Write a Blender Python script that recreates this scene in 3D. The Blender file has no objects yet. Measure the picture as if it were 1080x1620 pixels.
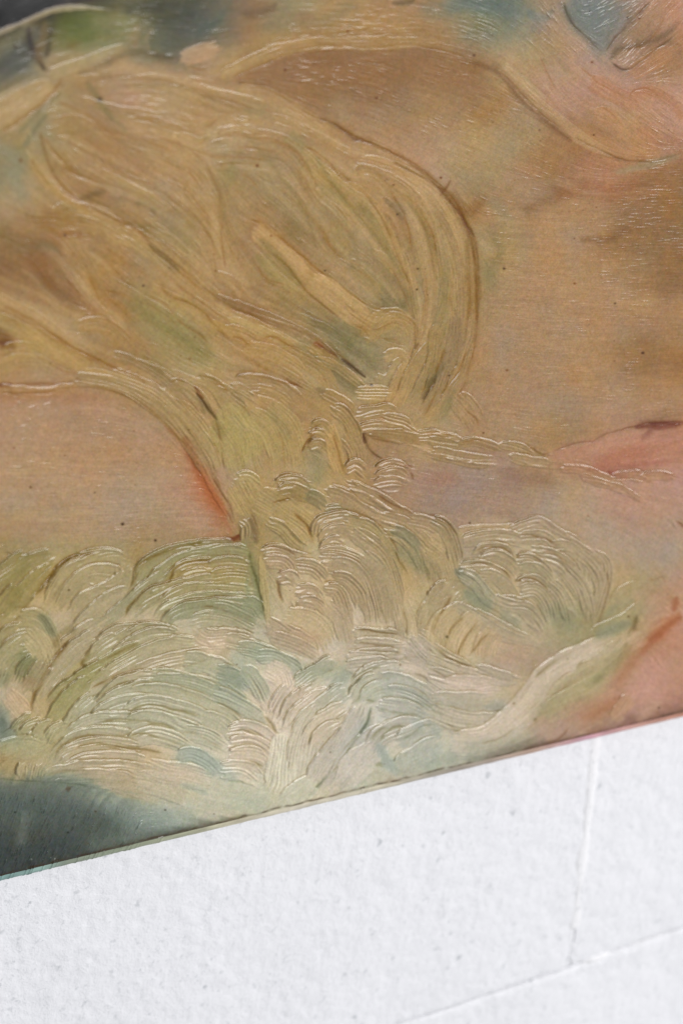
import bpy, math
import numpy as np
from mathutils import Matrix, Vector

sc = bpy.context.scene
# ------------------------------------------------------------------ camera
# The camera stands up and to the left of the wall's normal; the wall is the plane y = 0, z is up.
F = 4500.0                                   # focal length in units of 1/1620 of the picture height
TILT = math.radians(47)
nrm = np.array([-0.777 * math.sin(TILT), -0.63 * math.sin(TILT), math.cos(TILT)]); nrm /= np.linalg.norm(nrm)


def ray(x, y): return np.array([(x - 540) / F, (y - 810) / F, 1.0])


m_ = np.cross(ray(640, 1620), ray(1080, 1470))
eu = np.cross(nrm, m_); eu /= np.linalg.norm(eu)
if eu[0] < 0: eu = -eu
ev = np.cross(eu, nrm)
B = np.array([eu, nrm, ev])                  # rows: world X, Y, Z in camera axes (right, down, forward)
DEPTH = 1.2; THICK = 0.018
dist = DEPTH * nrm[2]
cam_pos = np.array([0.0, -THICK - dist, 1.45]) - np.array([1, 0, 1]) * (B @ (ray(540, 810) * DEPTH))
cam = bpy.data.cameras.new('camera'); cam_o = bpy.data.objects.new('camera', cam); sc.collection.objects.link(cam_o)
right, down, fwd = B[:, 0], B[:, 1], B[:, 2]
M = Matrix([[right[i], -down[i], -fwd[i], cam_pos[i]] for i in range(3)] + [[0, 0, 0, 1]])
cam_o.matrix_world = M
cam.sensor_fit = 'VERTICAL'; cam.sensor_height = 36.0; cam.lens = 36.0 * F / 1620.0
cam.clip_start = 0.05; cam.clip_end = 100
cam.dof.use_dof = True; cam.dof.focus_distance = 1.2; cam.dof.aperture_fstop = 9.5
sc.camera = cam_o


def hit(x, y, Y):
    """world point where the sight line of a picture point meets the plane y = Y"""
    d = B @ ray(x, y); t = (Y - cam_pos[1]) / d[1]
    return cam_pos + d * t


def project(P):
    q = (np.asarray(P) - cam_pos) @ B
    return 540 + F * q[..., 0] / q[..., 2], 810 + F * q[..., 1] / q[..., 2]


# ------------------------------------------------------------------ light and exposure
world = bpy.data.worlds.new('World'); sc.world = world; world.use_nodes = True
bg = world.node_tree.nodes['Background']; bg.inputs[0].default_value = (0.91, 0.945, 1.0, 1); bg.inputs[1].default_value = 0.29


def lamp(name, loc, target, sx, sy, power, colour):
    l = bpy.data.lights.new(name, 'AREA'); l.shape = 'RECTANGLE'; l.size = sx; l.size_y = sy; l.energy = power; l.color = colour
    o = bpy.data.objects.new(name, l); sc.collection.objects.link(o); o.location = loc
    o.rotation_euler = (Vector(target) - Vector(loc)).to_track_quat('-Z', 'Y').to_euler(); return o


lamp('window_light', (1.45, -3.45, 1.95), (0, 0, 1.38), 2.8, 2.0, 130, (1.0, 0.985, 0.975))
lamp('side_glint_lamp', (3.0, -1.5, 2.1), (0, 0, 1.38), 1.2, 1.4, 38, (1.0, 0.985, 0.975))  # added unseen soft lamp, puts glints on the right-descending strokes
sc.view_settings.view_transform = 'Standard'; sc.view_settings.look = 'None'
sc.view_settings.exposure = 0.0; sc.view_settings.gamma = 1.0
sc.render.engine = 'CYCLES'

STROKES = """
# flow only
@340,0
f: 300,300 600,330 900,420 1080,480
f: 500,420 800,520 1080,640
@680,0
f: 0,450 200,520 400,600 600,700
f: 0,350 150,400 350,480 500,560
f: 300,650 600,760 900,790 1080,800
f: 500,150 650,300 850,450 1000,560
f: 700,100 850,30
f: 850,250 950,120 1040,20
@680,250
f: 200,50 450,120 700,170 1000,150
f: 250,250 600,270 1000,240
f: 250,400 600,420 1050,400
f: 250,600 600,620 1050,640
f: 250,760 600,790 1050,780
@680,500
f: 200,250 500,280 1050,260
f: 250,400 500,430 800,420
f: 100,720 400,730 700,760 1000,800
f: 900,620 1080,560
@0,500
f: 20,450 120,400 200,360
f: 80,520 180,470 260,440
f: 300,430 500,440 650,480
f: 0,560 300,570 700,600
f: 0,700 300,710 600,720 850,700
f: 700,640 780,620 860,640
@0,750
f: 0,60 400,50 800,40 980,60
f: 0,200 400,210 700,180 980,180
f: 0,290 300,300 600,290
@0,1250
f: 20,50 0,160 -20,240
f: 130,60 110,180 90,260
f: 300,60 270,160 240,230
f: 500,80 470,160
@680,750
f: 0,100 300,120 600,160 900,260
f: 300,60 700,160 1000,330
f: 800,250 1000,400
@680,1000
f: 900,150 1000,250 1080,280
f: 500,420 700,330 950,260
# ---------- R1
@0,0
s 60 K 1: -80,60 60,30 160,5 300,-30 420,-40
s 16 K .8: 0,70 100,40 200,10
s 24 k .7: 420,12 600,15 780,20
s 34 8c8a5e .75: -20,215 50,175 115,135
s 30 50564a .8: 0,280 60,245 115,200
s 34 565c50 .8: -20,370 40,320 100,280
s 12 332c26 .8: 125,120 128,170 150,230 190,295
s 18 7a6440 .9: 195,100 185,160 165,230 175,270
s 12 443c2a .8: 240,80 222,130 210,190 200,240
s 50 5f6b32 .85: 270,110 330,90 380,105
s 40 687238 .7: 330,150 290,170 370,160
s 18 77652f .6: 290,200 340,185
s 34 84855c .7: 420,90 480,110 540,100
s 16 8a8454 .6: 420,170 500,165 580,130
s 26 4e5243 .8: 560,40 700,30 800,40
s 12 a0845a .6: 590,110 572,150 580,200
s 9 a08a60 .5: 650,120 625,170 640,210
s 22 5c6350 .8: 690,190 760,180 800,160
s 22 51685c .9: 840,160 880,120 930,90
b 7 b4a47a .95 1.6: -30,150 40,123 100,97 160,70 230,45 300,34 370,33 430,42 490,52
s 12 a89a6e .5: 100,110 200,60
b 20 b29f70 .9 1.2: 210,320 290,292 400,255 480,220 570,192
s 10 8d7f57 .5: 220,270 300,240
r 3 1.2: 215,255 260,235 340,225
r 3 1.5: 270,300 310,265 360,250 
s 16 7b7350 .6: 0,390 60,350 130,320
b 44 b89a66 .85 .6: -60,530 40,470 150,405 220,375 260,350
s 14 7d7c58 .7: 260,395 200,450 140,510 90,560
k 5 x .7: 0,570 80,520 170,450 230,390 270,330
s 12 5f7055 .6: 120,590 160,540 200,490
s 16 6b5e46 .7: 340,310 430,285 520,240 600,225 700,245 760,250
r 2 1: 630,230 670,232
r 3 1.6: 700,240 740,238
b 30 c39c70 .9 .4: 770,255 860,225 950,195
k 3 x .5: 790,285 860,300 900,280
s 20 b4975f .8: 900,310 1000,270 1100,240
s 12 r .6: 990,335 1100,320
s 36 c29a6c .7: 520,280 620,305 740,320 830,360
k 3 x .6: 600,352 680,345 750,348
r 3 1.8: 708,385 745,368 800,375 850,398
b 26 b79764 .5 .5: 540,360 680,350 800,390 900,450
k 3 x .6: 870,545 910,530 945,512
r 2.5 1.2: 910,580 960,548 1010,545
k 3 x .7: 838,628 880,600 905,583
r 2.5 1.2: 870,630 930,600 1000,590
b 24 b58f5c .5 .6: 560,520 640,530 760,560 840,590
k 4 x .5: 560,505 620,515 700,530
s 18 c09a70 .5: 490,510 560,540 640,590
s 16 77764e .6: 380,360 420,420 480,510
s 12 7c7c52 .5: 420,440 480,500 540,560
k 4 x .6: 240,430 320,470 380,500 450,560 530,590
b 40 a8824c .4 .5: 220,560 320,540 420,600 460,680
k 5 x .8: 180,570 210,620 260,680 310,730 380,770 440,795
s 7 beaa7a .7: 115,640 150,700 190,760 240,820
k 4 x .8: 130,660 165,735 215,805
s 30 8f9279 .7: 10,640 60,680 80,740
s 10 6a7c62 .6: 100,620 130,600 140,580
s 8 c4a68a .5: 40,560 80,540
# ---------- R2
@340,0
s 22 5b6a58 .7: -10,100 20,90 30,50
s 20 6e5c44 .7: 120,60 190,50 260,20
s 26 878062 .6: 220,120 350,110 480,90 570,30
s 12 4a4c40 .6: 760,15 820,10 850,0
s 24 68786a .5: 900,40 980,60 1060,10
s 40 b39259 .5: 60,280 200,190 400,140 700,110 1000,180
s 60 8d6a45 .65: 250,290 450,230 700,230 950,240
s 60 94704a .6: 150,320 350,300 600,290 850,310 1080,320
s 34 967246 .4: 1000,260 1200,300
k 4 8f6a3a .6: 60,340 140,300 250,255 400,205 550,200 720,200 850,195 960,215 1080,250
b 22 b4955c .6 .6: 30,330 120,280 250,225 400,190 560,185 760,185 900,180 1000,200
r 2 1: 440,210 540,205 600,210
r 2 .8: 900,185 970,188
k 4 7c5a34 .8: 80,345 130,358 200,375 300,425 350,460 400,490 460,515
b 26 b59560 .6 .4: 100,380 220,410 320,460 420,520 520,570
k 4 5f4228 .9: 430,505 480,520 520,535 560,570 600,600 650,603 700,620
k 3 7c5a34 .8: 700,620 760,660 830,700 890,740 960,790
b 26 b99a66 .5 .5: 600,620 700,650 800,710 900,770 980,820
b 14 ac8a55 .7 1.0: 595,745 620,720 660,725 700,760 740,800
k 3 8b6534 .8: 598,730 620,710 650,708 690,735 725,770
r 3 1.2: 640,745 670,748
s 20 8f905c .6: 300,600 340,590 370,640
k 3 x .7: 370,625 430,650 480,690 520,740 560,790
b 12 b09a60 .7 1: 375,640 420,680 460,720 520,780
k 3 7a7640 .5: 380,650 400,720 420,780
r 2 1.4: -5,565 30,545 80,545 120,560
k 3 x .5: 120,520 200,520 280,525
s 24 c09c70 .4: 100,590 250,570 350,530
s 20 8c8a66 .5: 130,470 190,470 210,490
k 3 x .4: 0,700 100,700 220,700
# ---------- R3
@680,0
s 30 5f7e76 .6: 100,20 220,10 300,30
s 18 4b8084 .7: 420,50 450,75 500,80
s 22 66746c .6: 440,130 490,90 520,50
s 30 96885f .4: 0,80 150,90 300,100
s 14 777a64 .5: 160,140 200,170
s 70 72807a .85: 660,20 740,60 780,80
s 44 6c8078 .8: 620,60 680,130 730,190
s 30 7e8280 .6: 800,20 860,10 900,-10
s 14 8c8580 .6: 830,60 800,130 770,190
k 4 4d4a3a .9: 572,0 580,50 600,95 640,140 690,185 730,222
k 4 5a4a38 .8: 745,225 775,180 820,130 880,70 950,0
s 30 a88460 .7: 800,220 860,150 950,70 1000,0
s 14 5d5340 .6: 770,250 810,210 900,190 1000,150 1060,100
k 4 4a4234 .7: 765,260 830,300 900,260 980,200 1050,150
k 3 8f6338 .6: 830,240 860,210 930,200
k 3 8f6338 .5: 920,200 960,150 1010,60
b 30 c08a5c .5 .4: 850,320 950,260 1060,200
s 30 b97f58 .6: 1040,30 1060,100 1090,180
s 44 b4927a .5: 480,100 560,130 640,200
k 3 9b6c3f .5: 460,230 490,290 520,360 540,410
s 14 b49c70 .85: 320,280 360,310 430,370 460,410
b 15 b59f74 .7 .4: 320,275 370,325 440,385 500,440
k 3 9c6a3a .6: 630,280 680,320 720,355 780,390 840,420
b 30 b87f55 .5 .4: 680,340 760,390 840,430 900,490
k 3 9c6a3a .7: 845,420 870,390 920,380 990,420 1030,450
s 22 b37a50 .6: 880,400 960,390 1040,440 1070,500
k 3 9c6a3a .7: 710,455 750,470 790,500 830,560
b 26 b98a5c .5 .5: 700,480 760,500 820,570 850,610
s 36 bb8e5e .6: 640,560 740,620 850,660 940,640
k 5 6b4c30 .9: 300,310 350,360 410,420 470,480 530,530 600,580
k 4 7a5634 .9: 600,580 680,620 740,650 800,675 860,690 950,685
b 22 b7986a .7 .5: 300,290 370,350 440,430 530,505 620,575 720,635 820,665 
s 16 6d5036 .5: 200,270 300,320 400,440 500,520 600,600
s 20 8a6744 .5: 100,250 240,290
s 14 949470 .55: 800,740 880,720 960,700 1060,665
s 8 8f9674 .5: 920,705 980,685 1040,665
k 3 6d5a40 .6: 870,690 950,690 1010,670 1080,650
r 2 1.3: 330,462 380,472 430,493
r 2 1.1: 350,420 400,445
r 2 1: 100,315 180,325 220,345
s 40 aa7350 .4: 900,560 1000,600 1080,600
# ---------- R4
@0,250
s 24 8d8f74 .5: 20,50 60,100 100,160
s 26 77653f .4: 240,30 300,50 350,80
k 4 8a5a28 .7: 250,20 320,70 400,95 480,125
k 5 x .9: 130,0 160,60 210,120 270,170 330,205 400,225 470,255 540,290 600,325
b 12 b2914f .7 1: 145,20 180,80 240,145 320,200 
s 14 665a44 .6: 350,180 400,155 450,140
s 20 8f9070 .4: 60,60 100,120
b 50 ae9158 .5 .9: 230,250 330,250 440,280 480,340 
r 2 1.2: 300,345 350,328 400,345
r 2 1.2: 310,335 330,325
r 2 .9: 330,360 370,350 410,370
k 3 x .6: 200,245 260,230 340,215
k 3 x .4: 160,290 210,295 260,330
b 30 b7985c .6 .6: 480,330 560,340 640,390 700,450
b 26 b4985e .6 .8: 560,320 640,360 720,420 800,500 880,580
k 4 x .8: 560,290 610,330 650,390 700,430 760,480 830,540 900,590
s 18 6d6a4a .6: 640,370 700,420 760,480
s 20 6f6c48 .5: 600,290 700,310 760,360 800,400
s 16 6a6448 .5: 580,190 640,200 660,240
b 20 b89a60 .6 1: 700,370 780,440 840,510 900,570 980,640
k 3 8a5a30 .8: 900,590 960,630 1020,655 1090,665
s 10 a05f3c .6: 1020,650 1070,658
b 20 ab8650 .5 1: 920,500 990,530 1040,590
s 30 b68f58 .5: 900,400 980,420 1050,480
k 3 x .5: 850,300 900,340 920,440 905,570
b 40 b08b55 .4 .5: 840,160 900,230 960,320 1020,420
k 3 x .6: 680,10 760,40 820,80 850,150
s 10 c09c70 .6: 640,50 700,80 760,130
s 34 7f7350 .5: 20,320 80,380 180,390
s 30 8f6440 .5: 130,430 180,480 220,540
s 30 7c5f3c .5: 200,520 260,580 320,630
s 16 6c7055 .6: 160,380 210,380 250,400
s 18 7a7f55 .5: 240,480 280,520
k 3 x .6: 180,500 210,540 240,570
b 36 b69a62 .4 .5: 280,340 340,440 400,540 450,620
k 5 x .9: 375,490 395,540 425,600 460,655 500,700 530,730
s 8 665838 .5: 490,730 530,735
b 24 ae8a50 .6 1: 330,720 400,710 480,730 560,800
r 2 1.3: 340,720 380,708 420,722
r 2 1: 350,745 400,735
k 3 x .6: 430,560 470,570 540,590 580,620
b 30 b0804a .6 .6: 450,620 500,650 540,720
s 56 96905a .6: 620,600 700,660 760,740 820,800
s 30 8c8850 .3: 620,740 680,790
k 4 x .6: 480,470 520,510 560,550 600,570
b 24 ba9a5c .6 .7: 640,560 720,600 800,640 880,700 960,780
k 4 8a6430 .8: 670,535 730,590 810,620 870,660 920,720 1000,790
k 4 x .6: 600,580 700,620 760,690 840,750 900,800
s 34 c0a070 .6: 0,600 100,650 200,720 300,790
b 26 b99a66 .6 .8: -30,590 60,640 160,690 260,770 340,830
k 4 x .7: 0,630 60,650 140,690 190,730 250,770 320,805
s 24 6e4a28 .7: -10,750 40,790 
b 26 b09a5e .6 .9: -20,680 60,720 140,770 220,830
k 3 x .5: 0,690 60,700 110,740
# ---------- R5
@340,250
s 20 8d8a50 .5: 20,60 60,100 80,20
k 3 x .6: 100,60 150,90 190,140
s 30 867a4c .5: 250,180 330,240 350,330
s 40 8f7c52 .4: 330,300 480,360 560,400
b 18 b2944f .6 .7: 410,50 470,100 540,170 620,270
k 3 x .8: 420,70 440,160 480,170 530,220 580,260 620,300
k 3 7d6a38 .7: 390,10 410,70 440,150
b 16 b29a60 .7 .9: 440,20 500,80 560,140 
k 4 8a6430 .8: 480,30 540,70 600,115
b 18 b8965c .7 .8: 540,110 620,150 680,210 730,280
s 24 77743f .6: 640,210 690,280 730,350 760,430
s 20 7b7c48 .6: 440,110 500,160 560,190
b 12 c29a62 .9 1.4: 660,190 700,250 750,340 800,440 840,520 880,600
k 4 8a6a34 .9: 640,160 680,210 720,280 760,370 800,470 840,560
b 24 b98e5e .5 .8: 700,180 760,230 800,310 800,350
k 3 x .6: 720,100 760,160 800,230 830,320 830,400
s 16 76725a .6: 730,180 780,220 800,260
k 4 x .7: 800,150 860,210 910,290 935,350 940,430
b 24 b3935c .6 1: 740,90 830,150 900,250 940,340 
b 30 ba9866 .6 .8: 620,20 760,50 880,120 960,220 1010,340
k 4 6e4f2a .8: 740,10 840,60 920,100 980,160 1020,230 1060,320
b 14 a98a58 .7 .9: 600,50 640,40 680,60 720,100
k 3 7a5a34 .8: 600,60 625,42 655,45
r 3 1.3: 630,72 665,70
s 5 6a4a2a .5: 725,98 735,92
s 6 6a4c2c .6: 960,160 985,130 1005,95
b 34 c29e66 1 .5: 170,300 230,350 300,420 370,490 420,520
k 4 x .9: 140,265 200,280 260,330 320,380 380,430 440,480 520,540 590,590 660,640
b 40 c09f68 1 .5: 400,530 470,560 540,620 620,680 700,740
k 4 8a6434 .8: 240,400 300,460 350,520 400,580 460,630 540,690
s 22 8f8a50 .6: 180,420 260,500 330,540
s 18 7e7644 .6: 200,350 280,440 360,540
b 20 b0985c .6 .8: 220,440 300,520 380,590
k 3 x .5: 180,450 210,510 260,530 320,545
k 3 x .6: 460,290 490,370 530,400 580,415
r 2.5 1.5: 575,432 612,437
b 14 a88a55 .6 .8: 540,340 570,380 560,410
s 22 7b7450 .5: 640,360 700,420 760,500 810,560
s 30 73704c .6: 600,470 680,540 760,620 820,640
s 24 6f6f50 .6: 700,600 780,640 840,590
s 22 b89264 .5: 500,450 560,500 620,580
b 24 ad9058 .6 .8: 590,470 660,540 720,600
k 3 x .5: 590,470 640,500 700,560
b 16 a98c50 .5 .9: 680,400 730,440 780,500
k 3 x .7: 650,640 720,650 790,690
b 34 b59458 .7 1: 640,780 700,700 780,680 840,720
b 26 b09258 .6 1.1: 700,740 760,690 830,720 860,780
k 4 x .6: 590,720 630,730 660,770
r 2.5 1.3: 620,770 650,770 680,795
k 3 8a5a3a .8: 60,640 120,650 180,675 230,690
b 14 bea06a .8 1.4: 0,620 80,670 160,700 240,740 320,780 400,810
b 14 b89a60 .8 1.2: 120,690 200,720 280,770 340,810
s 26 8a5f3c .5: 80,620 150,640 200,670
s 34 77704a .6: 300,600 400,660 470,710 560,780
s 20 6d6a50 .6: 380,640 440,700 520,740
k 3 x .6: 200,760 260,770 300,800
s 10 9c4a30 .7: 425,790 455,800
r 2.5 1.3: 410,713 430,716
b 14 b8964e .6 .7: -20,700 60,740 140,790 
b 50 a7854e .6 1: 1000,200 1040,340 1060,480 1050,640 1020,800
b 26 a38f5e .6 1.2: 960,360 990,480 990,600 960,720 900,830
b 22 a9875a .7 1.2: 910,500 920,600 900,700 850,800
k 4 8a6a34 .7: 1000,560 1010,660 1000,740
k 3 x .6: 910,490 900,600 880,700 850,790
s 8 8f6048 .7: 850,780 870,740
# ---------- R6
@680,250
k 5 6e4a28 .8: 20,120 60,150 110,220 160,290 190,360 200,430 205,520 205,640
s 24 82603a .6: 100,180 150,230 200,210
s 20 7a6038 .5: 150,290 185,370
b 30 aa9062 .6 .8: 30,180 90,270 140,380 150,500 140,640 110,800
b 16 a38758 .6 1: 165,330 190,430 190,560 180,700 150,810
k 3 x .7: 0,290 20,350 20,440
k 3 x .6: 90,430 95,560 90,700
k 3 x .6: 160,470 170,600 160,720
s 26 7f7650 .5: 260,330 300,400 260,500
s 30 858258 .5: 240,460 260,540
s 24 8c9070 .4: 280,200 330,250
s 30 80603f .5: 420,220 480,190 560,150
s 30 9a6440 .5: 560,160 680,120 800,150
s 26 8f6646 .35: 850,100 960,70 1080,40
s 12 8f9070 .4: 780,60 860,45 930,30 1000,10
s 20 7c5c40 .45: 760,340 800,320 840,300
s 16 a8843e .5: 720,325 760,330
s 22 7f5f40 .5: 650,350 740,350 800,340 
s 40 b08c60 .4: 600,230 750,270 
s 34 816a4a .18: 800,500 900,560 1060,500
s 24 6f5c40 .15: 1040,350 1070,440
# long folds of the upper drapery
@@
s 16 bca06c .5: 48,210 62,275 100,322 165,352 225,392 285,442 340,488 410,520 470,545
k 4 7f5a2c .6: 62,205 78,262 112,308 160,336 220,366 250,395 300,436 342,470 400,500 470,522 520,548 570,592
s 12 8b7446 .5: 130,310 200,340 260,390 310,430
s 16 be9f6e .5: 100,215 170,250 240,290 300,330 345,400 390,450
s 10 8a6a3c .45: 110,225 180,262 250,300 310,345 350,410
s 16 bda06e .45: 240,205 300,232 330,285 338,340 350,420 380,470
k 3 8a6434 .5: 250,215 310,245 345,300 350,360 356,430
s 20 c0a270 .5: 110,112 180,108 255,118 330,138 400,158 470,190 540,228
k 3 8a6434 .45: 130,128 200,122 270,130 340,152 410,175
s 14 97804e .4: 150,170 220,190 290,210 360,230
s 20 be9e6c .5: 0,470 60,500 130,540 200,572 262,602
s 12 94713e .45: 0,492 60,520 130,560 200,590
s 18 bb9c66 .5: 0,440 70,470 150,520 230,560
k 5 7a5428 .7: 520,190 560,216 600,232 650,258 700,296 730,340 748,395 753,470 748,550 722,640
s 18 c0a06c .5: 500,205 560,240 620,262 680,300 712,350 730,420 728,500 715,580 685,650
s 12 8c7544 .45: 600,285 650,330 690,395 700,470 690,550 665,620
s 12 bea06c .5: 575,270 632,312 668,372 680,450 674,530 650,600
s 10 8f7a48 .4: 640,300 672,360 690,440
s 14 c0a474 .5: 700,360 715,440 712,520 695,600 660,660
s 12 86683a .4: 738,380 742,470 734,560
b 12 ac8d60 .5 1.6: 560,262 610,275 660,312 690,370 700,450
b 12 ac8d60 .5 1.6: 690,330 722,400 728,490 712,580 680,650
b 10 b39358 .5 1.6: 640,400 655,470 660,540 640,600
b 16 aa8a5e .45 1.8: 340,470 420,500 500,540 560,600
b 16 aa8a5e .45 1.8: 180,560 250,590 300,640 340,700
b 14 aa8a5e .45 1.6: 200,360 270,400 330,450
s 14 b89a68 .5: 430,230 500,290 560,350 620,430
s 9 7f7446 .5: 500,250 540,310 590,370 640,440
s 12 8a7a4c .5: 385,210 430,260 480,330 500,390
s 26 87804e .5: 215,480 260,520 320,560
s 24 a07048 .35: 60,400 110,450 150,490
# ---------- S1
@0,500
s 20 71451f .8: -10,110 20,120 60,130
b 26 b49c60 .5 1: 20,150 120,140 200,180
r 2 1: 30,150 70,138 120,145
b 24 b29760 .6 .7: 0,220 80,190 180,200 240,240
s 10 5e2a18 .8: 0,290 30,295 50,290
k 3 8a5a30 .7: 50,290 150,290 260,290 340,270
b 20 b8965c .7 1: 0,310 90,325 180,330 280,315 370,300
k 3 x .6: 0,320 90,330 200,330 300,320
s 12 8a5a34 .6: 330,270 380,285
b 34 b8985c .8 .6: 100,60 200,120 320,190 420,240
k 4 x .8: 200,70 240,95 330,145 400,180 450,205 500,230 560,250 640,290
k 3 x .7: 370,170 400,210
b 30 b99a5e .8 .7: 350,250 480,280 600,330 700,410 780,490 840,580 880,680
k 3 8a6434 .7: 380,280 450,310 520,335 600,365 670,420 730,460 740,490
k 4 8a6434 .7: 640,280 700,310 760,370 810,440 860,510 900,600
b 26 ba9e66 .8 1: 690,310 740,370 810,420 860,480 890,560
r 4 1.5: 700,312 715,316
s 14 8a4024 .9: 790,515 815,560 840,600 
s 20 a8542e .9: 830,600 850,660 880,720
s 24 b86a44 .9: 860,660 890,730 930,800
s 40 c08a60 .5: 800,600 840,720 860,800
k 3 5f3018 .8: 785,515 810,560 825,590
b 22 b59a62 .8 1.5: 720,290 780,300 850,350 900,430
k 4 8a6a34 .8: 715,295 760,272 800,290
s 8 4a4438 .9: 840,330 870,370 900,410 925,440
s 6 7a4426 .8: 830,300 850,330 870,350
b 24 b89c60 .8 1.5: 850,265 920,300 960,370 980,440
k 4 8a6a34 .8: 835,265 860,252 900,270 960,300
r 4 1.5: 950,310 975,318
b 24 bb9e66 .7 1.5: 980,310 1030,320 1080,360
k 3 7d5a2c .8: 1000,275 1020,250 1080,243
b 46 b3a064 .8 .4: 930,450 990,560 1020,680
b 30 b8a468 .7 .5: 860,480 920,580 930,660
k 4 8a6a34 .8: 900,520 930,600 940,660 
s 20 7f7748 .4: 920,440 950,520
k 3 5f4a38 .7: 900,620 930,700 960,760
s 40 8a7c4e .5: 540,110 620,180 680,230
s 50 96905a .35: 620,30 760,100 860,180
s 30 b07a48 .4: 560,90 620,130
b 30 ae8a58 .5 .8: 340,50 440,40 520,100 600,170
b 30 b99764 .5 .8: 900,100 980,160 1060,190
b 24 b28f5a .5 1: 1000,120 1060,150 1090,200
# ---------- S2
@340,500
b 16 bfa468 .9 1.4: 60,10 160,50 260,90 340,130 
r 2.5 1.3: 230,62 290,80 330,110
r 2.5 1.2: 340,100 390,112 430,150
k 4 x .8: 200,90 260,95 310,125 360,160
s 34 8c7f58 .6: 380,160 450,200 520,230 580,290
s 26 7a7455 .7: 420,200 500,210 560,280 600,310
s 26 78704c .6: 560,130 640,180 680,220
b 16 b08d50 .8 .8: 400,130 460,160 530,200
s 9 9a4a2c .9: 425,115 460,130
k 4 6e4428 .9: 430,120 490,155 540,190
s 8 4c4038 .95: 540,185 590,220 640,260
s 4 c08a70 .8: 560,225 600,255 630,275
b 18 ac9158 .6 1: 430,190 520,220 600,280 640,320
b 26 b29058 .7 .8: 280,150 380,190 460,250 520,330
b 26 b8985e .6 1: 120,140 220,150 320,200 400,280
b 24 b8945c .7 1.3: 40,60 120,80 180,120
k 3 x .7: 60,90 110,100 160,140
k 4 8a6434 .8: 90,260 130,245 200,260 260,275 340,295 390,310
s 10 8a5e3a .8: 260,280 310,285 350,295
b 30 b6965e .7 1.2: 100,280 200,290 300,320 380,380
b 30 b5975f .6 1: 180,320 260,350 330,400 
b 26 b59a62 .7 1.2: 0,300 60,340 110,400 150,470
r 2.5 1.5: 10,295 50,315
k 4 x .9: -5,300 20,295 60,330
b 44 b2a064 .7 .4: 20,400 90,440 140,520 150,640
b 40 b7a268 .7 .5: 140,420 230,480 270,570 290,660
b 30 b29c62 .6 .6: 230,380 320,460 350,560 360,660
k 3 x .5: 260,480 290,560 300,660
s 20 8c8258 .5: 230,400 290,480 320,520
k 4 7a5c34 .7: 0,430 20,520 30,590 40,670
s 16 6e6148 .6: 440,310 500,350 530,370
s 12 5c4236 .9: 560,400 590,440 620,490 640,540
s 12 6e4a38 .8: 530,370 570,410
k 4 5c4030 .8: 600,460 640,530 670,580 730,620
b 24 b0905a .7 1: 460,330 540,370 600,420
b 34 b89660 .8 .8: 840,200 800,280 770,350 740,410
b 26 ba9a60 .8 1.2: 960,40 930,120 870,200 820,290 790,360
b 26 b59a62 .8 1.2: 1000,20 980,120 930,210 880,300 830,380
k 4 x .7: 980,130 960,190 910,280 870,350
k 4 7a5a34 .8: 850,150 870,110
b 16 77704a .7 1.2: 970,200 930,260 900,330
s 14 5f5a44 .7: 960,220 920,300 890,350
b 26 a58a5c .8 1.2: 1060,60 1040,180 990,270 930,350 880,420
k 3 x .6: 1010,200 960,300 920,370 890,440
b 22 a98d61 .7 1: 1080,120 1050,240 1000,330 960,400
s 20 807a52 .5: 1020,320 990,400 
b 20 b99a62 .6 1.2: 720,180 780,160 820,190
r 2 1: 740,150 780,170
r 2.5 1.2: 620,92 650,98 672,118
b 26 b59860 .8 1: 600,330 680,330 760,330 
b 22 b89a64 .8 1.5: 610,420 680,410 740,400 790,420
r 2.5 1.4: 620,415 700,405 750,410
k 4 6a4428 .9: 600,465 640,462 680,450
b 20 bb9c66 .9 1.8: 620,480 700,465 790,490 870,530
b 20 b99a62 .8 1.8: 720,430 800,450 840,480
r 3 1.5: 700,455 760,460 820,485
b 22 b29058 .9 1.5: 660,500 760,510 840,520 930,540
k 5 7a5430 .9: 630,490 660,515 720,530 780,540
r 4 2.2: 690,520 780,538 850,555 930,590 1000,600 1080,620
b 20 bb9c68 .9 1.8: 860,510 940,510 1020,530 1080,560
r 3 1.7: 870,505 950,502 1020,520 1050,530
r 3 1.5: 1040,548 1080,538
k 3 x .7: 870,500 950,495 1030,510
b 24 b99a60 1 1.8: 500,390 550,420 590,480 610,560
r 2.5 1.3: 500,395 530,388 550,400
b 26 bc9a60 1 .7: 480,460 500,540 520,620 550,700
b 24 b99a60 .9 1.8: 410,480 450,470 490,500 
b 24 b8985e .9 1.9: 405,520 440,510 480,540
b 22 b59660 .9 1.9: 400,560 440,550 480,580
k 4 7a5228 .9: 365,600 380,560 410,520 430,470 460,460
r 3 1.5: 420,490 450,480 480,500
r 3 1.4: 410,515 440,508 465,520
r 3 1.4: 408,545 440,538 465,550
r 4 1.4: 370,570 378,600 375,640
s 30 8f8c66 .7: 430,600 440,680
k 4 8a6434 .7: 500,490 520,560 540,640 560,690
b 30 b89864 .8 1.2: 560,500 600,570 610,650
b 24 bf9c6c .9 1.8: 560,660 600,640 640,680 
b 24 bf9c6c .9 1.9: 690,660 760,640 830,670
b 24 bd9a6c .9 1.9: 690,690 770,670 830,700
b 20 bd9a6c .9 1.9: 680,715 760,705 820,715
r 3 1.5: 740,632 790,636 840,660
r 3 1.5: 720,668 760,655 800,665
r 3 1.5: 690,680 740,668 
r 3 1.6: 700,745 760,752 800,740
r 3 1.4: 790,705 840,708
s 6 80503a .6: 838,670 845,695
k 3 8a5040 .6: 800,635 850,640
k 3 5a3c2c .8: 650,730 700,770 740,800
b 26 bd9c68 .9 1.9: 570,720 640,760 720,800
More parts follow.
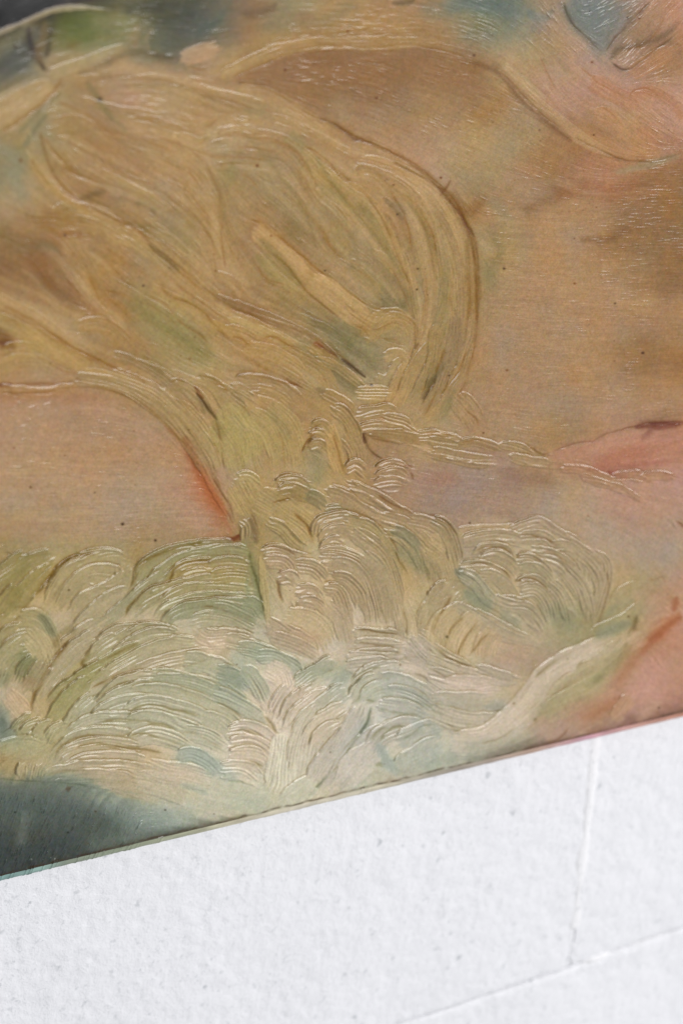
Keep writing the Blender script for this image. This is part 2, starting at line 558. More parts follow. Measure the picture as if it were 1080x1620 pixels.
b 22 bb9a68 .9 1.7: 480,740 540,760 600,800
r 4 1.8: 265,705 310,690 360,690
k 4 8a6434 .8: 260,690 320,680 370,680
b 26 bb9c62 .9 1.8: 265,720 320,705 400,730
b 26 b7965c .9 1.6: 270,770 330,750 400,780
s 20 86825a .7: 380,720 430,760
b 30 b3a068 .7 1: 90,700 140,700 180,740
r 3 1: 100,740 150,735 170,710
# ---------- S3
@680,500
b 26 b3955a .8 1.4: 30,50 20,180 -10,270
b 22 a98d61 .8 1.2: 110,0 100,120 60,230 20,330
b 16 a58a5e .8 1: 180,0 170,110 140,200 90,290 40,390
k 3 x .7: 160,140 120,230 80,290 30,350
s 16 6f6c4e .5: 60,200 20,260
k 3 x .6: 70,130 40,200 10,260
b 40 aa8d61 .7 1: 100,340 160,400 200,470 
k 3 8a6434 .7: 140,390 190,440 210,490
s 24 8f8a62 .5: 80,370 60,430
r 3 1.6: 0,505 50,510 110,525
b 18 b89a64 .9 1.6: -10,530 60,540 140,560
b 16 b39260 .9 1.2: 120,550 180,535 250,550 320,580
k 3 x .7: 120,548 170,530 230,535
b 24 b59462 .9 1.3: 0,580 100,600 200,620 300,620
r 4 2.2: -10,575 60,600 120,615 180,625 250,632 320,636
k 3 7a5a34 .7: 300,540 360,540 420,560 480,590 520,580
b 16 b89a66 .9 1.6: 300,550 380,560 440,590
r 2.5 1.6: 400,560 440,565 470,590
r 2.5 1.5: 450,570 510,590 530,600
b 18 bb9c6c .9 1.5: 340,600 420,620 520,630
r 3 1.8: 340,600 400,625 440,640 520,642
k 4 6e4a30 .9: 510,580 570,560 640,545 690,540 740,510 800,490 880,470 980,455 1080,445
s 30 c09070 .6: 560,600 700,570 820,520
s 50 b88468 .6: 750,620 860,600 1000,580 1080,560
s 34 b06a4c .5: 730,640 800,600 900,560
s 12 6e4038 .6: 960,460 930,500 905,525
s 10 5f3028 .8: 880,475 980,460 1060,460
s 14 6e3c34 .7: 960,480 1020,470 1080,455
s 20 7f6848 .3: 900,450 1000,430 1080,420
s 12 8a3f38 .7: 760,665 800,680 840,690
s 18 92504a .4: 740,670 840,675 920,670
b 16 bf9468 .9 1.5: 560,650 660,660 760,700 860,740
b 16 be9066 .8 1.5: 780,690 860,680 940,700
b 16 bc8c62 .8 1.5: 900,690 980,680 1060,700
r 2.5 1.6: 610,620 650,620 690,640
r 2.5 1.5: 860,675 910,685 940,710
r 2.5 1.5: 1000,670 1020,680 1040,700
b 14 bf946c .8 1.6: 640,680 720,710 820,740 920,800
r 2.5 1.4: 650,680 720,705 780,735 
r 2.5 1.3: 700,740 800,750 860,790
k 3 8a5030 .6: 920,670 970,660 1040,680 1080,700
r 2.5 1.3: 920,760 960,770
r 2.5 1.3: 980,770 1020,790
s 30 8a6a58 .4: 340,690 420,700 500,690
s 30 a8705c .4: 0,700 80,690
# flesh patch at left with its red edge
@@
s 60 b69474 .55: -10,700 110,690 210,705 270,760 300,820
s 44 b89678 .6: -10,650 100,642 190,655 245,695
s 40 b49274 .6: -10,835 150,838 320,832
s 26 b07c58 .45: -10,628 80,626 150,628
s 12 a8643c .5: 262,672 290,700 312,745
s 10 9c4a2c .75: 290,692 306,722 322,752
s 14 b2603c .7: 308,735 330,775 352,815 366,845
s 26 be8464 .5: 300,760 325,800 345,840
s 30 bc9074 .45: 270,770 300,810 320,845
s 7 8a3c2c .8: 352,850 368,853 380,848
k 3 7a4a30 .6: 285,688 305,728 330,765 352,800 372,838
b 24 b89c68 .75 1.5: 120,598 190,610 240,640 285,680 322,735 350,790 378,835
k 3 8a6434 .6: 0,622 60,620 125,612 180,618 230,645 272,680 300,712
b 20 bb9f6c .6 1.6: 180,590 240,615 290,655 330,705 355,760
# rose folds at right
s 44 b47a62 .35: 900,735 980,722 1080,700
s 30 be8c78 .5: 880,720 960,700 1080,690
s 30 b9907a .5: 960,790 1040,800 1090,810
s 18 a06054 .35: 930,742 990,738 1060,730
s 50 c29a86 .45: 960,1080 1020,1060 1080,1050
s 30 bf927c .5: 860,1140 940,1110 1010,1095
# ---------- S4
@0,750
s 30 b4683f .6: 860,20 900,100 940,180
s 20 bb6540 .7: 850,0 890,60 930,120 960,170
s 30 ba8560 .7: 940,220 980,240 900,270
s 8 7a3428 .9: 960,280 1000,275 1020,260
s 10 8f4434 .8: 1000,270 1025,280
k 3 6a4a30 .8: 900,0 940,70 980,130 1000,200
s 60 a5885f .3: 600,250 760,280
k 3 77663f .7: 0,338 80,338 160,345 240,335
b 40 a49660 .8 1.3: 220,350 120,400 50,470 -10,540
b 40 9f9358 .8 1.3: 120,350 50,410 -20,470
b 34 a69858 .8 1.5: 220,400 150,460 90,520 40,590
b 30 9c9050 .7 1.5: 80,480 20,560 -20,620
k 4 6e5028 .8: 140,530 100,580 60,630 0,680
b 50 b3a472 .9 1.5: 530,380 420,380 310,430 250,510 220,580
k 6 80602c 1: 420,335 350,342 300,358 250,390 220,430 180,480 140,530
r 5 2.4: 440,325 330,365 270,395 240,425 190,480 150,520 120,560 80,605
b 44 b8a778 .9 1.3: 520,440 400,440 320,500 260,580
b 44 b5a678 .9 1.3: 560,400 540,460 440,520 360,560 300,640
b 34 b8aa80 .9 1.2: 560,500 460,550 380,620 300,700
r 2.5 1.4: 310,420 350,385 430,365
r 2.5 1.4: 375,530 450,505 520,500
r 2.5 1.3: 360,460 430,480 490,475
r 2.5 1.2: 490,430 495,400 480,420
b 30 a5a070 .9 1.6: 1000,310 820,320 700,350 620,400 590,470 540,540
k 5 76602c 1: 880,290 760,312 680,340 620,370 580,395 572,450 545,500
r 3.5 1.7: 800,308 720,325 640,360 590,395
b 30 a3a274 .9 1.4: 1050,330 900,340 780,370 690,430 600,520 500,600
s 14 6f8a70 .4: 620,440 560,520 500,590
b 22 a8a47c .9 1.4: 700,430 600,500 500,590 400,660
r 2.5 1.4: 600,440 560,500 520,540
b 30 b09a5e .9 1.7: 1060,400 920,390 810,400 740,440 710,480
k 5 80602c 1: 930,372 860,372 800,380 745,405 715,460 640,480 590,530 550,570 530,620
r 4 2: 850,395 790,405 740,430 725,450
b 26 b3a068 .9 1.8: 1060,450 900,430 800,440 750,480 
b 28 aaa070 .9 1.8: 1060,470 880,460 740,490 650,520 580,580 540,630
r 4 2: 700,480 660,495 620,520 580,570
b 26 b0a470 .9 1.8: 1070,500 900,490 790,500 720,530 680,580
b 26 a9a678 .9 1.9: 1060,540 900,530 780,550 700,580 660,640
k 4 7d6534 .8: 1000,520 900,525 800,535 740,560
r 4 1.8: 740,560 690,580 650,620
b 26 9ca078 .9 1.9: 1070,560 940,560 840,570 740,600 690,660
b 26 8f9a74 .9 1.6: 1080,620 1000,590 900,560
k 4 7a5c30 .9: 860,585 870,568 930,572 990,600 1060,640
b 34 b2aa82 .9 1.8: 1080,680 980,640 880,620 810,640
b 34 c0aa84 .9 1.6: 1080,720 980,700 880,700 820,650
r 3 1.6: 880,590 940,605
b 30 a8a880 .8 1.7: 760,690 640,670 540,690 470,760 430,830
k 4 7d6534 .8: 500,648 580,645 660,655 700,680 770,685
r 3.5 1.8: 610,660 560,650 520,680
b 28 b5a880 .9 1.7: 600,660 500,680 420,740 370,800
k 5 80602c .9: 410,720 380,750 360,800
r 4 1.8: 430,720 400,750 385,790
b 26 ada67a .9 1.6: 640,650 570,690 540,740 520,800
b 30 bcae86 .9 1.2: 420,640 340,690 260,760 210,830
k 5 7a5a30 .9: 330,690 290,730 250,770 225,810
s 26 a09660 .5: 60,600 130,590 180,600
b 44 b0a472 .8 1.2: 80,620 160,640 210,720 220,800
s 16 5c7a68 .8: 170,605 200,635 230,690
s 10 5f7a64 .7: 80,790 120,775 150,790
b 22 a59c66 .7 1.2: 0,640 30,620 60,600
b 34 a9a070 .8 1.7: -20,760 40,690 100,660
b 30 b2a678 .8 1.6: -10,810 60,730 140,690
s 30 8f9a70 .6: 0,740 60,760 120,720
s 22 6f6a48 .6: 250,690 320,660
s 30 b49a6c .6: 230,730 290,700
k 3 7a5c30 .6: 50,570 100,570 160,580
s 12 7a8a6a .6: 1050,420 1060,520
s 24 85906c .6: 1040,560 1060,600
s 30 c0ae90 .6: 880,740 940,730
r 4 1: 880,720 920,725
# ---------- S5
@340,750
s 14 6f5a48 .7: 150,190 165,240 180,290
s 16 858a5c .8: 120,300 150,360 170,430 190,500 210,580
b 24 a39a68 .8 1.6: -20,340 60,330 140,340
b 24 aa9a66 .8 1.6: -20,390 60,380 150,390
b 24 aa9658 .8 1.6: -20,440 60,430 160,440
b 24 9fa07a .9 1.8: -20,560 60,570 140,600 200,640
b 24 98a07c .9 1.8: 120,540 170,560 205,610
r 3 1.5: 0,575 60,580 90,610
s 20 7c8c6c .8: 170,440 190,520 200,600
k 5 5f6444 .9: 150,320 150,380 175,450 195,520 212,600 215,640
b 10 b49c64 .9 .6: 200,350 205,450 220,560 230,680
k 3 7a5c3a .7: 120,120 160,180 190,250
b 16 b7a070 .8 1.6: 110,200 130,230 120,290
r 4 1.8: 100,240 130,200 160,185
r 4 1.5: 165,260 175,285 180,300
b 50 b49b62 .7 .6: 90,40 130,110 170,170
b 60 b39a66 .8 .7: 180,100 280,160 380,240 430,320
k 3 7a5228 .7: 235,125 290,110 340,100
k 5 8a6434 .9: 330,160 370,200 395,225 420,300
b 20 b59c64 .8 1.6: 220,200 280,230 340,290 400,330
r 2.5 1.4: 215,215 260,212 300,235
r 2.5 1.4: 270,195 340,220
b 22 b89c66 .9 1.8: 265,30 340,30 410,70
b 22 b3965e .8 1.8: 270,70 340,60 420,100
r 4 1.8: 265,30 320,20 380,25
r 3 1.5: 290,60 350,50
b 26 8f8a66 .7 1.2: 380,80 440,110 480,150
b 26 8c8a62 .6 1.4: 470,160 560,160 620,200
b 24 bf9f70 .9 1.9: 480,70 560,110 640,160 740,200
b 24 be9e70 .9 1.9: 600,60 700,110 800,170 900,210
r 3 1.8: 560,60 640,80 700,110
r 3 1.8: 640,120 720,140 780,160
r 3 1.8: 640,180 740,200 840,230
r 3 1.6: 660,150 720,170
r 3 1.5: 640,100 700,125
b 24 bd9e70 .9 1.8: 700,180 800,210 880,270 940,330
k 4 7a5230 .8: 680,80 760,130 860,170 940,180 990,210 1030,260
b 26 bd9e72 .9 1.5: 820,190 920,220 990,280 1020,350
b 24 b9a070 .8 1.5: 880,330 930,400 950,480
b 40 b8a070 .7 .7: 900,280 980,340 1010,430
k 5 8a6434 .9: 405,210 440,190 500,175 540,160 600,165 660,190 720,240 760,300 790,370
b 26 c0a478 .9 1.9: 430,260 450,210 530,190 600,210 640,260
r 5 2.4: 530,185 580,172 640,190 680,215
r 4 2: 430,230 460,205 520,200
b 24 bea277 .9 1.9: 450,300 480,250 540,240 590,280
b 24 bea277 .9 1.9: 450,330 500,290 550,300
r 3.5 1.8: 440,280 470,260 520,258 550,270
r 3.5 1.7: 445,260 470,235 530,225
b 24 b8a06c .9 1.9: 560,200 660,230 720,300 770,400 790,500
b 24 b59e6e .8 1.8: 720,230 800,270 860,340 900,430
s 26 7f8466 .6: 790,330 840,370 870,400
b 18 8f9070 .7 1.8: 750,230 830,270 880,340
r 4 2: 720,240 780,245 830,290 870,340
r 4 1.8: 700,205 760,215 840,260
r 3 1.7: 720,265 780,290 840,340
r 3 1.7: 780,280 830,320 860,370
k 4 7a6238 .7: 760,310 790,380 830,440
k 4 8a6434 .8: 620,260 680,300 740,360 770,440
b 30 bda478 .9 1.8: 590,250 680,310 740,400 770,500 780,600
r 4 1.8: 600,270 650,280 700,320
k 5 8a6434 .9: 440,340 470,330 530,335 590,355 640,390
b 34 c0a67c .9 1.9: 440,350 540,350 620,390 680,470 720,580 740,670
r 4.5 2.2: 445,345 490,340 570,350 620,375
b 30 bda67c .9 1.8: 630,340 700,420 740,540 760,660
b 34 bda47c .9 1.9: 480,390 560,400 620,460 660,560 680,660
r 3.5 1.8: 480,380 540,375 600,400
r 3.5 1.8: 490,440 540,435 590,460 620,500
b 26 b89e74 .9 1.9: 500,440 560,450 610,510 630,600
k 5 8a6a34 .9: 455,470 475,460 510,470 540,510 570,570
r 4.5 2: 460,480 490,470 520,490 550,540
b 24 bda27a .9 1.9: 470,490 520,500 550,560 580,640
b 26 bba078 .9 1.8: 200,340 270,330 340,360 420,370
k 4 7a5a38 .8: 200,300 260,310 320,330 350,370
r 4 1.8: 210,375 250,360 290,370
r 3.5 1.8: 290,320 340,325 380,340
r 3 1.6: 300,345 380,360
b 26 bda27c .9 1.9: 220,370 290,380 330,430
b 26 bca278 .9 1.9: 340,390 420,400 480,460
b 26 bda27c .9 1.9: 260,450 320,440 350,480
k 5 7a5a38 .9: 250,440 270,470 280,530 300,560
r 4 2: 260,440 300,435 330,455
r 4 1.8: 270,470 310,465 340,480
b 24 bda27c .9 1.9: 340,500 410,500 460,560
b 24 bda27c .9 1.9: 350,550 420,550 470,600
r 4.5 2.2: 335,520 370,508 430,520 450,545
r 4 2: 340,550 390,545 440,565
r 4 1.8: 360,590 410,585 460,610
r 3.5 1.6: 240,470 245,490
r 3.5 1.6: 270,510 280,520
r 3.5 1.4: 320,535 335,560 350,590
k 4 8a6434 .8: 340,540 350,580 350,610
b 50 b3a078 .8 1: 300,620 400,640 450,700 470,760
b 34 b09a78 .8 1: 480,560 540,620 560,720
s 30 aa9a80 .6: 520,600 560,680 570,740
b 40 baa280 .8 1.1: 220,640 320,700 430,740
s 24 c09a78 .5: 370,690 430,700
b 26 c4b490 1 1.8: 590,680 680,690 780,700 830,710
b 26 c4b494 1 1.8: 590,730 700,730 830,740
b 24 c4b498 1 1.6: 590,780 700,770 820,780
k 4 7a5c34 .9: 590,665 640,665 720,680 800,685
k 3 7a5c34 .6: 590,720 680,725 800,740
k 3 7a5c34 .6: 600,755 700,755 820,770
b 26 bca680 .8 1.2: 780,560 800,640 810,700
b 40 baa67c .7 .8: 820,540 850,620 860,700
k 3 7a5c34 .7: 800,560 815,650 820,720
r 4 1.5: 890,545 900,560
r 4 1.8: 950,455 965,475
s 16 7f8a74 .8: 1030,420 1060,430 1080,440
# nested curved ribs right of bundle
b 60 bda77c .9 1.1: 1020,480 970,560 930,640 940,700
b 30 c2ad84 .9 1.6: 1060,560 1000,610 960,680 990,760
b 30 bfa87c .8 1.5: 920,540 960,500 1010,470
k 3 8a6a3a .7: 1040,560 980,610 930,660
k 3 8a6a3a .7: 1080,580 1020,650 970,720
b 24 c4b490 .9 1.8: 870,680 920,720 980,770 1060,810
b 20 c2b08c .9 1.8: 830,700 880,750 950,800
k 4 7a5c34 .8: 920,650 940,700 1000,760 1060,800
# ---------- S6
@680,750
b 30 b39c70 .9 1.7: 0,200 60,230 100,300 110,400
r 4 1.8: 0,185 40,195 80,235
k 3 7a5c34 .8: 10,178 60,200 100,240 125,280
b 24 b99f74 .8 1: 120,250 220,245 330,240 400,215
k 4 80603a .9: 130,255 240,262 320,250 380,215 430,198 500,210 540,240 600,275 680,310
b 24 c0a884 .9 1.5: 330,260 400,225 470,215 540,260 620,300 700,350
r 4.5 2.2: 420,205 470,208 540,250 600,280 660,310 710,350 745,385
b 26 bfa680 .9 1.5: 700,340 740,390 740,470 720,560 700,640
k 3 80603a .6: 750,400 760,480 740,560 710,650 680,700
b 26 bca680 .9 1.9: 130,290 220,270 340,270 430,310
r 4.5 2.2: 260,285 320,280 390,290 430,315
b 24 bda680 .9 1.8: 380,270 470,270 530,310 560,370
k 4 80603a .8: 370,265 440,262 520,290 545,325
r 3.5 1.8: 440,275 490,285 530,320
b 24 bca57c .9 1.8: 520,300 600,320 660,390 680,460
r 4 1.8: 650,340 700,350 740,390
b 24 bda680 .9 1.8: 620,330 680,380 720,450 720,520
r 5 2.2: 675,380 700,410 725,450
b 24 bca680 .9 1.9: 430,330 520,350 590,400 620,460
k 4 80603a .8: 440,320 520,335 570,375 600,410
r 4.5 2.2: 435,330 500,330 550,360 590,400
b 24 bba680 .9 1.9: 470,360 560,400 620,480 650,560
b 24 bca680 .9 1.9: 580,400 640,470 670,550 680,640
r 5 2.2: 620,460 645,490 665,540 685,600
b 24 bba47c .9 1.9: 190,340 240,320 310,330 360,380
k 4 80603a .8: 190,330 230,312 300,315 345,345 360,370
r 4 1.9: 205,325 250,318 310,335 350,365
b 24 bba47c .9 1.9: 210,370 280,350 340,380 380,430
r 3.5 1.7: 220,350 280,345 340,375
b 24 baa57e .9 1.9: 360,370 430,370 490,420 510,480
k 4 80603a .8: 355,362 400,345 450,360 490,400
b 24 b5a57e .9 1.9: 380,400 460,410 510,480 530,560
r 3.5 1.7: 370,380 430,380 480,420
b 24 bda880 .9 1.9: 130,400 220,395 300,430 350,480
r 4.5 2: 170,395 230,388 290,415 345,465
k 4 80603a .8: 150,390 220,380 290,400 340,440 355,460
b 24 bda880 .9 1.9: 200,430 280,440 350,510 380,560
b 26 bfaa84 .9 1.9: 370,470 440,460 490,510 520,590
k 4 80603a .9: 350,465 390,448 440,448 480,475 500,520
r 5 2.2: 365,470 410,452 460,470 490,500
b 26 bba880 .9 1.9: 380,500 450,500 500,560 520,640
b 24 b8a680 .9 1.9: 510,460 560,520 590,590 600,650
r 4.5 1.8: 515,455 550,490 570,520
r 4.5 1.8: 580,510 610,540 630,570
r 4.5 1.8: 580,570 610,590 625,615
b 26 b0a888 .9 1.9: 130,420 190,460 240,520 290,570
r 5 2.4: 115,425 160,425 200,460 240,520 290,555 330,600
s 24 7f8f7c .8: 160,510 200,540 240,560
s 16 6c8078 .8: 110,410 140,425
b 26 bfaa86 .9 1.9: 300,540 380,560 440,620 480,680
r 4 2: 330,600 400,630 450,660 490,690
b 22 c0ac88 .9 1.9: 260,530 340,560 420,580 480,640
k 3 80603a .6: 250,560 300,600 350,650 420,680
s 26 84907c .7: 320,610 360,640
s 26 8a9078 .6: 520,590 560,620 600,650
b 26 c4b08c .9 1.5: 170,590 260,640 360,690 460,720
b 24 c4b28e .9 1.5: 100,560 200,620 300,680 420,720
b 50 c2ac80 .9 .9: 120,590 60,650 40,720 80,780
b 40 c0a980 .9 .9: 200,600 140,680 110,760 120,810
b 40 c2a47c .8 .9: 280,660 240,730 230,800
k 4 8a6434 .8: 100,510 60,570 20,640 10,700
k 4 8a6434 .8: 150,600 90,660 70,720
k 4 8a6434 .7: 210,620 160,680 120,760 115,810
k 4 8a6434 .6: 260,670 200,730 160,790
s 30 b8967a .6: 330,730 400,760 300,790
s 40 8c8a68 .5: 600,600 560,660 620,700
s 40 b0a27c .5: 480,700 600,690 680,700
b 26 c2a880 .9 .9: 560,790 680,750 800,700 890,660 
b 30 a69c70 .7 .8: 690,690 790,650 870,600 930,530
s 20 7f9080 .8: 710,690 780,660 850,640
s 18 87907c .7: 760,600 800,560 860,540
s 12 70603f .8: 880,610 870,650 850,690
b 26 b59e78 .6 .6: 780,560 840,500 900,470
s 34 a89a70 .6: 800,560 860,480 960,470
k 3 8a6a44 .6: 920,430 950,450 990,440 1000,470
s 30 b08e68 .5: 960,500 1040,540
s 14 ae5c3c .9: 1050,530 1045,560 1040,580
s 22 c0784e .8: 1060,600 1020,640 980,680 920,730
s 14 ac5e3a .8: 1070,610 1010,650 960,700 900,770
r 4 1.4: 1010,520 1040,545
r 4 1.8: 1030,190 1045,220 1060,240
k 4 7a5034 .8: 1040,200 1070,215 1080,240
s 40 a88a72 .4: 500,200 640,220
# ---------- T1
@0,1000
b 34 bcae86 1 1.4: 400,20 320,80 240,160 190,220 160,290
k 6 7a5a30 1: 300,30 250,90 210,150 170,220 140,300 125,360
r 3 1.6: 240,140 200,190 180,240
b 30 b0a87a .9 1.8: 560,0 480,60 400,110 340,150
k 6 80602c .9: 400,60 370,100 350,140 390,150 440,110
r 4.5 2: 410,50 385,90 375,110
b 30 bab083 .9 1.8: 500,20 440,60 390,110
b 30 b8ae84 .9 1.7: 760,20 640,20 540,70 450,130
b 30 a8a46c .9 1.8: 600,60 480,120 380,180 280,240
k 5 76602c .9: 600,40 500,90 420,130 330,175 290,195
b 26 a39e64 .9 1.8: 440,140 340,200 260,260 200,320
k 4 76602c .8: 390,190 360,230 330,260
r 4 1.9: 360,180 300,200 240,220 200,270
b 26 a39e64 .9 1.8: 380,200 300,270 240,340 200,400
b 30 b5aa80 .9 1.8: 840,50 700,60 580,110 470,170 400,230
b 26 b8a880 .9 1.7: 900,90 780,110 660,140 540,170
s 16 b48a5a .6: 480,190 560,180 620,170
k 5 8a6030 .9: 700,150 620,165 540,175 480,195 420,225 380,250
r 4 2: 740,130 700,160 620,185 560,200 440,220
r 5 2.2: 880,120 820,155 740,165 660,180
k 4 8a6434 .8: 900,110 830,135 760,150
b 26 b5b08c .9 1.9: 740,180 650,190 540,210 460,260 400,320
k 5 76602c .9: 760,230 690,215 600,210 540,212 480,235 400,275 340,300
r 4 2: 590,220 540,230 470,250 440,275
b 30 b0b08a .9 1.8: 780,230 660,230 560,250 460,300 380,370
b 26 acae86 .9 1.9: 640,180 740,190 860,220 980,260 1080,300
r 4 1.9: 650,200 700,182 780,185
b 26 aaae8c .9 1.8: 660,205 800,210 920,260 1040,330
k 5 8a6434 .8: 740,225 800,260 880,285 950,310 1000,340
b 40 b2b08a .9 1.5: 560,270 700,270 840,310 960,370 1050,450
b 30 b0b08c .9 1.9: 400,280 340,340 300,400 270,460
r 4.5 2: 340,300 300,340 270,380 260,410
r 4 1.8: 370,310 340,350 330,390
b 34 b5b290 .9 1.6: 640,300 520,310 430,360 380,430
b 34 b5b392 .9 1.8: 540,340 620,310 720,320 840,360 960,430
k 4 7d6a38 .8: 540,345 600,312 680,315 760,335 860,360
r 4 1.8: 530,350 570,325 620,320
b 34 b5b592 .9 1.6: 640,390 500,380 400,390 320,430 260,480
b 30 b5b592 .9 1.8: 540,390 640,370 760,400 880,450 980,510
k 4 7d6a38 .8: 420,380 500,375 580,378 680,390 760,420 
r 4 1.8: 430,380 480,360 540,360
b 30 b8b490 .9 1.7: 560,450 440,440 340,450 260,500 230,540
k 5 80602c .8: 600,440 500,445 400,440 320,455 260,490 235,530
r 4 1.8: 400,455 330,470 280,500
b 30 b8b594 .9 1.8: 550,470 640,440 740,460 820,500
k 4 7d6a38 .8: 540,450 580,435 660,445 720,465 780,490
b 34 bdb08a .9 1.6: 600,510 460,490 360,500 280,530 240,580
k 5 80602c .8: 700,520 600,500 500,490 420,475 360,480 300,505
r 3.5 1.7: 330,520 280,530 250,560
b 34 bfb08c .9 1.5: 620,560 480,550 360,560 260,590
k 5 80602c .8: 640,590 560,555 460,555 380,550 320,560 270,580
b 36 c2b490 .9 1.3: 700,620 560,600 400,590 260,600 180,620
k 4 8a6a3a .7: 440,600 380,595 300,590 230,600 180,620
k 4 7d6a38 .7: 500,635 540,630 600,640
b 34 c0ae88 .9 1.2: 640,680 520,640 400,620 300,620
b 40 c0b894 .9 1.2: 800,700 680,650 560,620
b 40 c4b898 .8 1.2: 900,640 800,610 700,600 600,560
s 26 c2b092 .7: 760,600 840,620 920,650
b 26 8faa98 .85 1.2: 760,530 820,520 880,550 940,600
s 26 86a89a .8: 780,530 850,530 910,580
s 16 8aaea2 .6: 780,650 840,670 880,690
s 10 86a49a .7: 770,510 830,505
b 26 b5b496 .8 1.6: 780,420 880,440 960,480
k 3 8a6a44 .6: 760,430 820,430 900,470 950,500
b 34 c8ba9e .9 1.6: 1000,430 1060,430 1100,460
b 30 b5b290 .8 1.6: 860,360 960,400 1040,480
s 30 8fa08a .6: 960,100 1020,130 1050,210
b 24 98a088 .8 1.5: 920,140 1000,190 1060,250
b 36 a8ae8c .8 1.6: 780,120 900,140 1000,200 1080,270
s 30 c8b290 .8: 880,60 940,60 960,90
s 16 a08a68 .6: 930,110 980,70
r 6 1.2: 880,50 930,50
b 30 b5aa80 .8 1.4: 1000,30 1060,60
# left column
b 34 a8a070 .9 1.8: 140,80 60,110 20,180 0,250
b 30 b5a878 .9 1.7: -20,150 40,80 100,30
k 4 6e6a44 .7: 100,85 50,110 20,140
b 26 8f9064 .8 1.9: 160,110 110,150 80,210
s 26 70805c .5: 100,100 120,150 160,180
s 16 6f8a74 .5: 0,230 30,180
b 40 b9a87a .8 1: 120,0 170,60 200,130
s 16 8a7a50 .7: 230,60 250,20
b 34 ac9a70 .8 1.4: 190,130 150,200 110,250
s 16 987a58 .6: 100,210 150,210
b 34 c4a47a .95 .8: 30,260 80,320 120,360
s 44 c0a884 .8: 60,270 90,330
s 34 4f8486 .9: 0,360 10,420 30,450
s 16 427c84 .9: 10,370 20,410
s 14 5a8e8c .8: 0,460 20,440
s 6 3e3826 .8: 60,390 90,382
k 3 4a4a30 .7: 0,440 40,410 90,380
b 30 a3a06c .9 1.9: 60,430 100,390 160,360
b 30 b0a878 .9 1.9: 100,450 140,410 210,390
b 26 b0a878 .9 1.9: 150,450 190,410 240,390
b 26 b0aa7c .9 1.9: 200,460 240,420 300,400
r 3.5 1.7: 60,430 80,405 110,390
r 3.5 1.7: 110,440 130,415 150,405
r 3.5 1.7: 190,460 205,435 230,420
s 40 a8a478 .8: 20,500 100,490 180,480
b 40 aaa47a .6 1: 0,510 80,490 180,500
s 50 b0945a .85: -10,560 40,580 90,590
s 20 b47f48 .6: 0,535 20,540
b 22 bcae84 .9 1.7: 95,620 100,590 120,560
b 22 bcae84 .9 1.7: 130,625 135,590 150,560
b 22 b5a87c .9 1.5: 170,620 175,590 200,560
r 4 1.6: 100,570 98,600 105,620
r 3.5 1.5: 125,570 125,610
# dark slate corner
s 24 5f7866 .9: 120,650 200,640 300,655 380,670 
s 20 6f9482 .8: 200,635 320,645 420,680 480,700
s 12 7a9c90 .7: 380,660 500,710 600,740
s 84 586c66 .95: -40,745 100,760 250,780 380,785
s 40 5c726c .9: -30,668 60,672 120,690 300,715
k 3 5a6448 .6: -20,622 60,632 180,640 330,650 400,668
f: 30,640 -15,760 -80,900
f: 80,650 35,770 -30,900
f: 130,660 85,770 20,900
f: 180,665 135,780 70,900
f: 240,670 190,780 125,900
f: 300,680 250,790 185,900
f: 360,690 310,790 245,900
f: 420,710 370,800 310,880
s 44 6e8c84 .85: 480,770 560,780 620,800
s 26 689490 .9: 440,740 500,760 560,770
s 50 8fa898 .8: 620,780 700,800 780,820
s 14 5e8a86 .6: 430,760 470,800
s 8 7a3026 .8: 285,670 300,668
# ---------- T2
@340,1000
b 26 b8aa84 .9 1.7: 40,30 120,50 220,90
b 26 a5a887 .9 1.8: 100,60 200,80 300,120
b 26 bda483 .9 1.2: 240,20 360,60 450,110
b 26 98a488 .9 1.8: 180,100 260,110 340,150 370,200
s 34 8da28a .7: 180,90 260,120 340,160
s 30 879c84 .6: 400,190 480,180 540,190
s 26 8fa090 .7: 490,240 540,210 560,180
k 4 5f6444 .8: 300,225 350,190 380,160 410,150
k 3 6f6a4c .7: 340,230 360,200 400,170
b 24 a5ac8c .9 1.8: 340,220 400,180 470,150
b 24 aeb294 .9 1.8: 420,170 470,140 520,130
b 40 c8b89c .9 .9: 220,150 280,190 300,260
s 44 cabb9c .7: 250,160 300,220
b 44 c8baa0 .9 1.2: 180,220 240,280 260,360
b 40 c8baa0 .9 1.6: 330,240 290,300 260,370
b 34 c4b698 .9 1.7: 420,240 350,300 290,380
k 4 8a6a44 .8: 345,280 360,250 350,220
k 4 6f6448 .8: 360,270 410,220 450,190
b 34 c6b89a .9 1.7: 490,260 420,300 350,360 300,440
k 4 8a6a44 .7: 470,270 478,230
s 34 c4b498 .6: 380,260 460,240 
b 34 b5b598 .9 1.6: 560,240 480,300 400,360 330,430
b 26 9aa68c .8 1.7: 0,220 60,260 140,310
b 30 a5ac90 .9 1.7: 0,260 80,300 180,360 220,400
k 4 8a6a40 .8: 0,290 50,320 130,370 
s 20 8aa0a0 .6: 90,200 140,230
b 30 8f9a80 .8 1.6: 0,160 80,190 150,240
b 30 a2aa8c .8 1.6: 120,150 180,220 220,300
k 5 8a7044 .9: 200,350 240,390 265,430 290,430
b 36 c8baa0 .9 1.7: 60,430 140,420 220,460 260,520
k 5 80683c .9: 70,430 110,420 170,430 220,460
r 4 1.8: 80,440 130,430 180,440
b 36 c8b898 .9 1.7: 60,490 150,480 220,520 250,580
k 4 80683c .8: 70,490 130,485 180,500
b 36 ccbc9c .9 1.7: 60,540 150,530 220,570
k 5 80683c .9: 90,555 140,558 190,570 210,590
b 36 ccc0a0 .9 1.5: 20,590 120,590 200,640
k 4 7a8058 .8: 50,640 100,640 150,650
